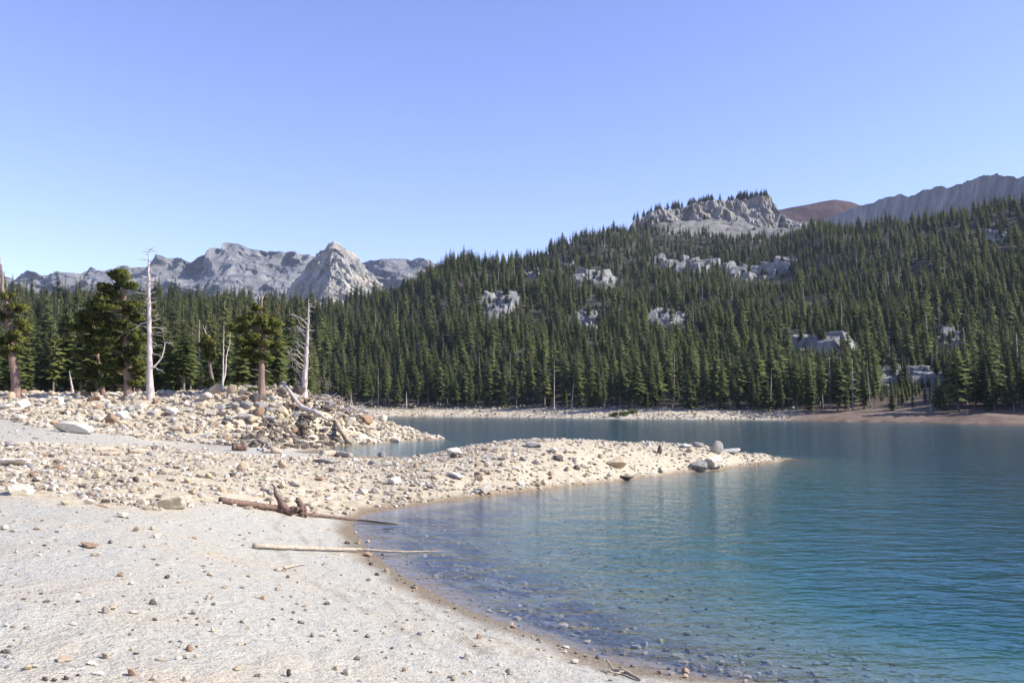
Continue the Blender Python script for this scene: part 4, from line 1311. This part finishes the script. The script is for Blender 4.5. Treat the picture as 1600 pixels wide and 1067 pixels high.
T_, C_r, G_, K_, W_, B_r = TAN, CREAM, GREY, DARK, WHITE, BROWN
BEACH = [(138, 856, 27, B_r), (147, 869, 13, T_), (167, 816, 12, G_), (188, 809, 18, C_r), (198, 810, 9, T_), (211, 831, 10, T_), (242, 841, 12, C_r), (237, 828, 9, T_), (57, 828, 8, B_r), (172, 850, 8, G_), (203, 855, 8, C_r), (225, 855, 8, T_), (186, 901, 11, B_r), (327, 866, 11, T_), (304, 842, 8, T_),
         (328, 900, 9, T_), (348, 919, 14, T_), (360, 906, 10, T_), (377, 919, 9, G_), (397, 933, 15, T_), (324, 937, 13, C_r), (260, 904, 9, K_), (206, 959, 16, C_r), (161, 958, 15, C_r), (172, 953, 13, T_), (238, 945, 10, K_), (301, 960, 10, G_), (241, 970, 8, K_), (377, 973, 9, T_), (387, 983, 7, T_), (347, 976, 10, T_),
         (332, 988, 9, T_), (265, 1004, 9, B_r), (294, 1017, 11, B_r), (307, 1011, 11, T_), (288, 1029, 17, C_r), (307, 1027, 9, C_r), (247, 1033, 11, T_), (369, 1047, 15, T_), (98, 1034, 22, T_), (39, 1048, 18, T_), (51, 1043, 15, C_r), (140, 1039, 14, C_r), (152, 1054, 18, W_), (121, 1056, 9, K_), (101, 1063, 10, K_), (84, 1065, 9, K_), (69, 1064, 9, K_),
         (289, 1066, 14, C_r), (204, 1056, 12, B_r), (164, 1029, 16, T_), (113, 977, 13, W_), (85, 990, 8, G_), (5, 828, 14, C_r), (18, 831, 11, T_), (511, 945, 14, C_r), (655, 992, 14, G_), (469, 974, 11, G_), (410, 937, 12, T_), (732, 1031, 18, C_r), (630, 984, 9, T_), (542, 1055, 15, C_r), (561, 1065, 10, G_), (450, 1057, 12, K_), (400, 1057, 11, K_),
         (525, 1047, 9, T_), (530, 1002, 9, T_), (488, 996, 8, T_), (574, 996, 8, G_), (441, 953, 8, B_r), (475, 949, 9, B_r), (455, 933, 8, T_), (390, 898, 8, T_), (433, 923, 8, T_), (449, 903, 6, K_), (749, 998, 9, B_r), (682, 1051, 7, T_), (726, 1054, 8, T_), (708, 1064, 10, T_), (632, 1050, 8, B_r), (605, 894, 8, T_), (579, 883, 9, K_), (588, 899, 9, K_), (556, 833, 6, C_r),
         (542, 850, 9, K_), (560, 850, 9, B_r), (574, 848, 7, T_), (573, 869, 12, B_r), (531, 868, 11, C_r), (522, 866, 7, T_), (646, 924, 11, B_r), (654, 944, 10, T_), (700, 957, 9, C_r), (711, 952, 7, K_), (612, 920, 8, T_), (585, 928, 9, T_), (576, 908, 8, T_), (551, 934, 6, C_r), (795, 1054, 15, C_r), (884, 1013, 14, C_r), (898, 1037, 13, C_r), (842, 1016, 11, T_), (841, 1001, 7, K_),
         (798, 976, 12, T_), (801, 981, 9, B_r), (880, 983, 16, T_), (918, 1006, 11, T_), (821, 965, 7, K_), (1008, 1024, 14, B_r), (1077, 1021, 14, K_), (1045, 1046, 12, K_), (1085, 1046, 11, K_), (1059, 1050, 14, K_), (1074, 1054, 16, B_r), (1097, 1051, 12, K_), (1048, 1055, 10, G_), (1031, 1053, 11, B_r), (1071, 1059, 10, T_), (980, 1053, 9, C_r), (1060, 1041, 10, K_), (1102, 1058, 10, B_r)]
items = []
for x, y, w_, c in BEACH:
    o = stone('stone', 'stone', 'stones scattered on the near sand', x, y, w_, c, mesh=(RM[3] if (x, y) == (795, 1054) else None))
    if o: items.append((o, x, y, size_word(w_, 9, 13) + CN[c]))
rank_labels(items, [('the long pale pole', 480, 860), ('the short forked stick', 455, 888), ('the big brown stone', 138, 853), ('the upright grey stone', 655, 990), ('the waterline twig', 975, 1050), ('the bottom left corner', 60, 1060), ('the lone cream stone', 530, 950), ('the pole tip in water', 620, 870), ('the stranded cream stone', 795, 1050), ('the flat tan boulder', 260, 800), ('the middle of the sand', 290, 950)], '%s %s stone on the sand %s %s')
ROCKS = [  # spit and gravel: x, base y, width, colour, height ratio, mesh
    (105, 676, 58, W_, .9, RBIG[0]), (82, 664, 16, B_r, None, None), (32, 640, 22, W_, 1.2, RBIG[1]), (20, 646, 20, C_r, None, None), (5, 640, 18, W_, None, None),
    (21, 773, 36, C_r, 1.0, RBIG[1]), (19, 729, 44, W_, .8, RBIG[2]), (15, 699, 20, G_, None, None), (96, 771, 21, C_r, None, None), (88, 735, 18, B_r, None, None), (86, 725, 12, K_, None, None), (258, 796, 58, C_r, .8, RBIG[2]), (295, 792, 14, C_r, None, None), (154, 791, 25, T_, .7, RM[5]), (137, 788, 15, C_r, None, None), (152, 781, 10, G_, None, None),
    (100, 789, 15, T_, None, None), (152, 747, 14, T_, None, None), (66, 713, 17, B_r, None, None), (239, 703, 14, K_, None, None), (376, 735, 19, T_, .9, RM[3]), (325, 748, 13, T_, None, None), (318, 703, 10, C_r, None, None), (505, 724, 38, G_, .6, RBIG[0]), (595, 714, 13, G_, None, None), (460, 760, 22, C_r, None, None), (440, 763, 17, T_, None, None), (413, 768, 21, C_r, .6, None),
    (402, 776, 16, C_r, None, None), (450, 780, 16, C_r, None, None), (564, 772, 15, C_r, None, None), (513, 782, 12, W_, None, None), (615, 757, 22, W_, .9, RBIG[1]), (609, 746, 11, K_, None, None), (712, 748, 30, W_, .75, RBIG[0]), (708, 711, 30, W_, .75, RM[1]), (709, 716, 13, K_, None, None), (765, 717, 16, G_, None, None), (783, 719, 15, G_, None, None), (818, 721, 15, G_, None, None),
    (834, 700, 27, G_, .7, RM[0]), (865, 709, 18, C_r, None, None), (885, 709, 9, G_, None, None), (758, 774, 28, C_r, .95, RBIG[1]), (743, 773, 15, G_, None, None), (963, 734, 34, T_, .9, RBIG[3]), (1032, 711, 18, K_, None, None), (1014, 697, 14, C_r, None, None), (1032, 739, 13, K_, None, None), (1090, 739, 30, G_, 1.15, RBIG[3]), (1116, 735, 34, C_r, .95, RBIG[1]), (1119, 709, 23, G_, .75, RTALL),
    (1146, 711, 27, W_, .7, RM[2]), (1093, 699, 20, G_, None, None), (1075, 700, 18, W_, None, None), (979, 752, 21, K_, .7, RM[2]), (1022, 742, 12, W_, None, None), (747, 729, 12, B_r, None, None), (887, 738, 10, T_, None, None), (640, 722, 13, C_r, None, None), (900, 722, 12, C_r, None, None), (670, 737, 14, T_, None, None), (530, 752, 14, C_r, None, None), (345, 768, 13, T_, None, None)]
items = []
for x, y, w_, c, hr, me_ in ROCKS:
    o = stone('rock', 'rock', 'rocks strewn over the gravel spit', x, y, w_, c, hr, me_, .2)
    if o: items.append((o, x, y, size_word(w_, 13, 25) + CN[c]))
pal = [CREAM, CREAM, TAN, TAN, TAN, GREY, WHITE, BROWN, DARK]
tries = 0
while len(items) < 170 and tries < 5000:
    tries += 1
    x, y = rg.uniform(0, 1230), rg.uniform(692, 800)
    if not inpoly(np.array([x]), np.array([y]), Z_GRAVEL)[0]: continue
    w_ = rg.uniform(7, 15) * (1 if rg.uniform() < .8 else 1.3)
    if any(math.hypot(x - a, (y - b) * 1.8) < w_ * .6 + r for a, b, r in occupied): continue
    P = hit(x, y)
    if P is None or P[2] < .12 or P[1] > 100: continue
    c = pal[rg.integers(len(pal))]
    o = stone('rock', 'rock', 'rocks strewn over the gravel spit', x, y, w_, c, None, None, .2, P)
    items.append((o, x, y, size_word(w_, 9, 14) + CN[c]))
rank_labels(items, [('the pointed rock on the spit', 1119, 697), ('the dark angular boulder', 1090, 726), ('the rounded waterside boulder', 758, 766), ('the tan boulder mid-spit', 963, 726), ('the white boulder mid-gravel', 615, 750), ('the upturned roots', 450, 785), ('the pale half-buried log', 525, 710), ('the short dark log', 373, 701),
                    ('the big flat cream boulder', 258, 788), ('the dark-sided boulder', 21, 764), ('the large white boulder', 105, 666), ('the driftwood planks', 185, 706), ('the grey crest boulder', 834, 696), ('the large white flat rock', 712, 741), ('the tan block of rock', 376, 730), ('the white angular slab', 19, 721)], '%s %s rock on gravel %s %s')
# boulders of the bank
BANK = [(383, 641, 21, G_), (404, 638, 17, G_), (463, 656, 19, G_), (435, 655, 12, T_), (444, 650, 16, T_), (389, 666, 23, T_), (565, 686, 17, C_r), (575, 674, 19, C_r), (593, 674, 16, G_), (543, 678, 15, C_r), (485, 687, 20, C_r), (472, 696, 20, C_r), (505, 680, 16, G_), (349, 684, 21, T_), (616, 692, 18, C_r), (484, 663, 22, K_), (320, 685, 16, G_), (215, 640, 30, C_r), (420, 645, 15, G_), (365, 640, 15, G_)]
items = []
for x, y, w_, c in BANK:
    o = stone('boulder', 'boulder', 'boulders piled on the lake bank', x, y, w_, c, None, RM[rg.integers(18)], .2)
    if o: items.append((o, x, y, size_word(w_, 11, 18) + CN[c]))
tries = 0
while len(items) < 285 and tries < 9000:
    tries += 1
    x, y = rg.uniform(0, 690), rg.uniform(616, 698)
    if not inpoly(np.array([x]), np.array([y]), Z_BANK)[0]: continue
    low = smooth01(y, 655, 695)
    dark = smooth01(x, 320, 380) * (1 - smooth01(x, 520, 600))
    w_ = (rg.uniform(8, 15) if rg.uniform() < .65 else rg.uniform(14, 23)) * (1 - .35 * low) * (1 + .25 * dark)
    if any(math.hypot(x - a, (y - w_ * .25 - b) * 1.7) < (w_ * .5 + r) * .72 for a, b, r in occupied): continue
    P = hit(x, y)
    if P is None or P[2] < .1 or P[1] > 116 or P[1] < 60: continue
    pl = pal[:-1] if rg.uniform() > dark * .92 else [GREY, GREY, BROWN, DARK, DARK]
    c = pl[rg.integers(len(pl))]
    o = stone('boulder', 'boulder', 'boulders piled on the lake bank', x, y, w_, c, None, RM[rg.integers(18)], .2, P)
    items.append((o, x, y, size_word(w_, 11, 18) + CN[c]))
rank_labels(items, [('the leftmost pine trunk', 28, 620), ('the leaning pine trunk', 162, 622), ('the tall white snag', 235, 630), ('the flat-topped pine trunk', 409, 624), ('the fan-branched snag', 474, 630), ('the thin double stem', 348, 618), ('the sloping grey log', 490, 645), ('the brown log on the bank', 530, 668), ('the large white boulder below the bank', 105, 666), ('the round cream boulder', 565, 680), ('the bank tip', 680, 685), ('the short dark log', 373, 695), ('the middle of the pale bank', 280, 655), ('the left end of the bank', 60, 645), ('the tangled sticks', 555, 645)], '%s %s boulder %s %s')


# loose gravel and pebbles --------------------------------------------------------------------
def pebbles(name, label, X, Yv, size, tint, seed, sub=1):
    rg = np.random.default_rng(seed)
    bm = bmesh.new(); bmesh.ops.create_icosphere(bm, subdivisions=sub, radius=.5)
    bV = np.array([v.co[:] for v in bm.verts]); bF = np.array([[v.index for v in f.verts] for f in bm.faces]); bm.free()
    vars_ = []
    for k in range(16):
        N = rg.normal(size=(8, 3)); N /= np.linalg.norm(N, axis=1)[:, None]
        r = (rg.uniform(.6, 1, 8) / np.maximum(bV * 2 @ N.T, .15)).min(1)
        bb = bV * np.minimum(r, 1.35)[:, None]
        if k % 3:                                        # broken, blocky pieces
            bb = np.sign(bb) * np.abs(bb) ** .55 * .62 + rg.normal(0, .05, bb.shape)
        vars_.append(bb * np.array([1, rg.uniform(.55, .95), rg.uniform(.35, .75)]))
    vars_ = np.array(vars_)
    n = len(X)
    a = rg.uniform(0, 6.283, n)
    B = vars_[rg.integers(0, 16, n)] * size[:, None, None]
    c, s = np.cos(a)[:, None], np.sin(a)[:, None]
    V = np.stack([B[..., 0] * c - B[..., 1] * s, B[..., 0] * s + B[..., 1] * c, B[..., 2]], -1)
    V += np.stack([X, Yv, HS(X, Yv) + size * .13], -1)[:, None]
    F = (bF[None] + (np.arange(n) * len(bV))[:, None, None]).reshape(-1, 3)
    me = mesh_np(name, V.reshape(-1, 3), F, False)
    attr(me, 'tint', np.repeat(tint, len(bV)))
    return tag(link(name, me, M_PEB), label, None, None, 'stuff')


def scatter(poly, n, xr, yr, seed, smin, smax, power=2.2, zmin=.03):
    """stones on the ground inside a zone; even over the ground as one sees it"""
    rg = np.random.default_rng(seed)
    i = rg.uniform(0, NA - 1.01, n * 6); 
    Y_ = np.exp(rg.uniform(math.log(yr[0] + C0), math.log(yr[1] + C0), n * 6)) - C0
    X_ = rg.uniform(xr[0], xr[1], n * 6) * (Y_ + C0)
    Zg = HS(X_, Y_)
    x, y = proj(np.stack([X_, Y_, Zg], -1))
    ok = inpoly(x, y, poly) & (Zg > zmin)
    cl = fbm(np.stack([X_ / 3.5, Y_ / 3.5, 0 * X_], -1), 3, seed)
    ok &= rg.uniform(size=n * 6) < np.clip(.6 + .6 * cl, .1, 1)
    X_, Y_ = X_[ok][:n], Y_[ok][:n]
    sz = smin + (smax - smin) * rg.uniform(size=len(X_)) ** power
    return X_, Y_, sz, rg.uniform(size=len(X_))


X_, Y_, s_, t_ = scatter(Z_GRAVEL, 19000, (-.72, .36), (22, 85), 1, .03, .33, 4.5)
pebbles('spit_gravel', 'loose pale gravel and cobbles covering the spit', X_, Y_, s_, .12 + .88 * t_, 1)
SPIT = [(600, 698), (840, 682), (1120, 678), (1260, 708), (1240, 722), (1100, 740), (900, 764), (700, 790), (600, 795)]
X_, Y_, s_, t_ = scatter(SPIT, 7000, (-.16, .34), (34, 76), 9, .05, .30, 4.2)
pebbles('spit_end_gravel', 'loose gravel on the outer half of the spit', X_, Y_, s_, .12 + .88 * t_, 9)
X_, Y_, s_, t_ = scatter(Z_BANK, 13000, (-.72, -.05), (60, 118), 2, .12, .70, 2.8)
bx, _ = proj(np.stack([X_, Y_, HS(X_, Y_)], -1))
BX_, BY_, bs_, bt_ = scatter([(400, 700), (470, 701), (560, 698), (700, 688), (700, 678), (640, 662), (600, 644), (540, 622), (480, 606), (400, 606)], 5000, (-.3, -.05), (70, 118), 12, .12, .8, 2.2)
X_, Y_, s_, t_ = [np.concatenate(q) for q in ((X_, BX_), (Y_, BY_), (s_, bs_), (t_, bt_))]
bx, _ = proj(np.stack([X_, Y_, HS(X_, Y_)], -1))
dk = smooth01(bx, 320, 390) * (1 - smooth01(bx, 530, 600))
pebbles('bank_rubble', 'broken rubble between the boulders of the bank', X_, Y_, s_, np.clip(.15 + .85 * t_ - .5 * dk, 0, 1), 2)
SAND = [(-900, 770), (0, 776), (230, 795), (400, 795), (560, 800), (1200, 1100), (-900, 1100)]
X_, Y_, s_, t_ = scatter(SAND, 2200, (-.72, .3), (6, 36), 3, .012, .10, 3.0, .02)
pebbles('beach_pebbles', 'tiny pebbles sprinkled on the near sand', X_, Y_, s_, t_, 3)
FLAT = [(-900, 655), (0, 660), (200, 680), (470, 700), (560, 712), (350, 712), (200, 698), (-900, 698)]
X_, Y_, s_, t_ = scatter(FLAT, 900, (-.72, -.1), (32, 90), 4, .05, .25, 3.0)
pebbles('flat_pebbles', 'sparse pebbles on the sandy flat below the bank', X_, Y_, s_, t_, 4)
EDGE = [(540, 800), (560, 860), (640, 925), (760, 975), (900, 1025), (1080, 1067), (1250, 1067), (1000, 1000), (800, 930), (680, 870), (620, 810)]
X_, Y_, s_, t_ = scatter(EDGE, 800, (-.25, .4), (9, 34), 5, .02, .13, 2.5, -.3)
pebbles('waterline_pebbles', 'small dark wet stones along the waterline', X_, Y_, s_, t_ * .35, 5)
X_, Y_, s_, t_ = scatter([(540, 800), (560, 860), (640, 925), (760, 975), (900, 1025), (1080, 1067), (1700, 1067), (1700, 960), (1200, 860), (900, 800), (700, 790)], 1500, (-.25, .62), (9, 40), 8, .03, .24, 3.5, -1.5)
ok = HS(X_, Y_) < -.08
pebbles('lake_bed_stones', 'stones lying on the shallow lake bed', X_[ok], Y_[ok], s_[ok], t_[ok] * .32, 8)
FARB = [(500, 628), (1250, 636), (1250, 662), (500, 655)]
X_, Y_, s_, t_ = scatter(FARB, 3600, (-.22, .36), (262, 410), 6, .25, 1.5, 2.6, .15)
pebbles('far_beach_rocks', 'pale rocks strewn along the far beach', X_, Y_, s_, .2 + .5 * t_, 6)

# green shrubs on the far shore and low plants at the bank
for k, (x, D, wpx, lab) in enumerate(((958, 299, 16, 'left green shrub on the far beach'), (975, 297, 18, 'middle green shrub on the far beach, lowest and brightest'), (988, 302, 18, 'right green shrub on the far beach'), (642, 384, 12, 'small green bush beside the white stub'), (395, 91, 16, 'low green plant at the foot of the flat-topped pine'), (370, 93, 12, 'low green plant among the dark boulders'))):
    b = place(x, D)
    rg2 = np.random.default_rng(60 + k)
    r = wpx / 2 * D / F_PX
    root = bpy.data.objects.new('shrub', None); COL.objects.link(root); root.location = b
    tag(root, lab, 'shrub', 'green shrubs by the water')
    Vs, Fs, n = [], [], 0
    for q in range(9):
        c = np.array([rg2.uniform(-.7, .7) * r, rg2.uniform(-.5, .5) * r, r * rg2.uniform(.2, .6)])
        V, F = foliage_pad(c, r * .45, r * .4, r * .35, 110, rg2, r * .16)
        Vs.append(V); Fs.append(F + n); n += len(V)
    link('foliage', mesh_np('foliage', np.concatenate(Vs), np.concatenate(Fs)), M_SHRUB, root)
    mb = MB()
    for q in range(6): mb.add(*tube([(0, 0, -.1), (rg2.uniform(-.5, .5) * r, rg2.uniform(-.4, .4) * r, r * .6)], [r * .04, r * .015], 5))
    mb.build('stems', M_BARK, root)

# ------------------------------------------------------------------ the air
bm = bmesh.new()
bmesh.ops.create_cube(bm, size=1.0)
for v in bm.verts: v.co = Vector((v.co.x * 9000, 1900 + v.co.y * 5200, 420 + v.co.z * 900))
me = bpy.data.meshes.new('haze'); bm.to_mesh(me); bm.free()
mh = bpy.data.materials.new('thin_mountain_air'); mh.use_nodes = True
mh.node_tree.nodes.remove(mh.node_tree.nodes['Principled BSDF'])
pv = mh.node_tree.nodes.new('ShaderNodeVolumePrincipled')
pv.inputs['Color'].default_value = (0.62, 0.76, 1.0, 1)
pv.inputs['Density'].default_value = 0.000042
mh.node_tree.links.new(pv.outputs[0], mh.node_tree.nodes['Material Output'].inputs['Volume'])
tag(link('haze', me, mh), 'thin bluish mountain air', None, None, 'stuff')
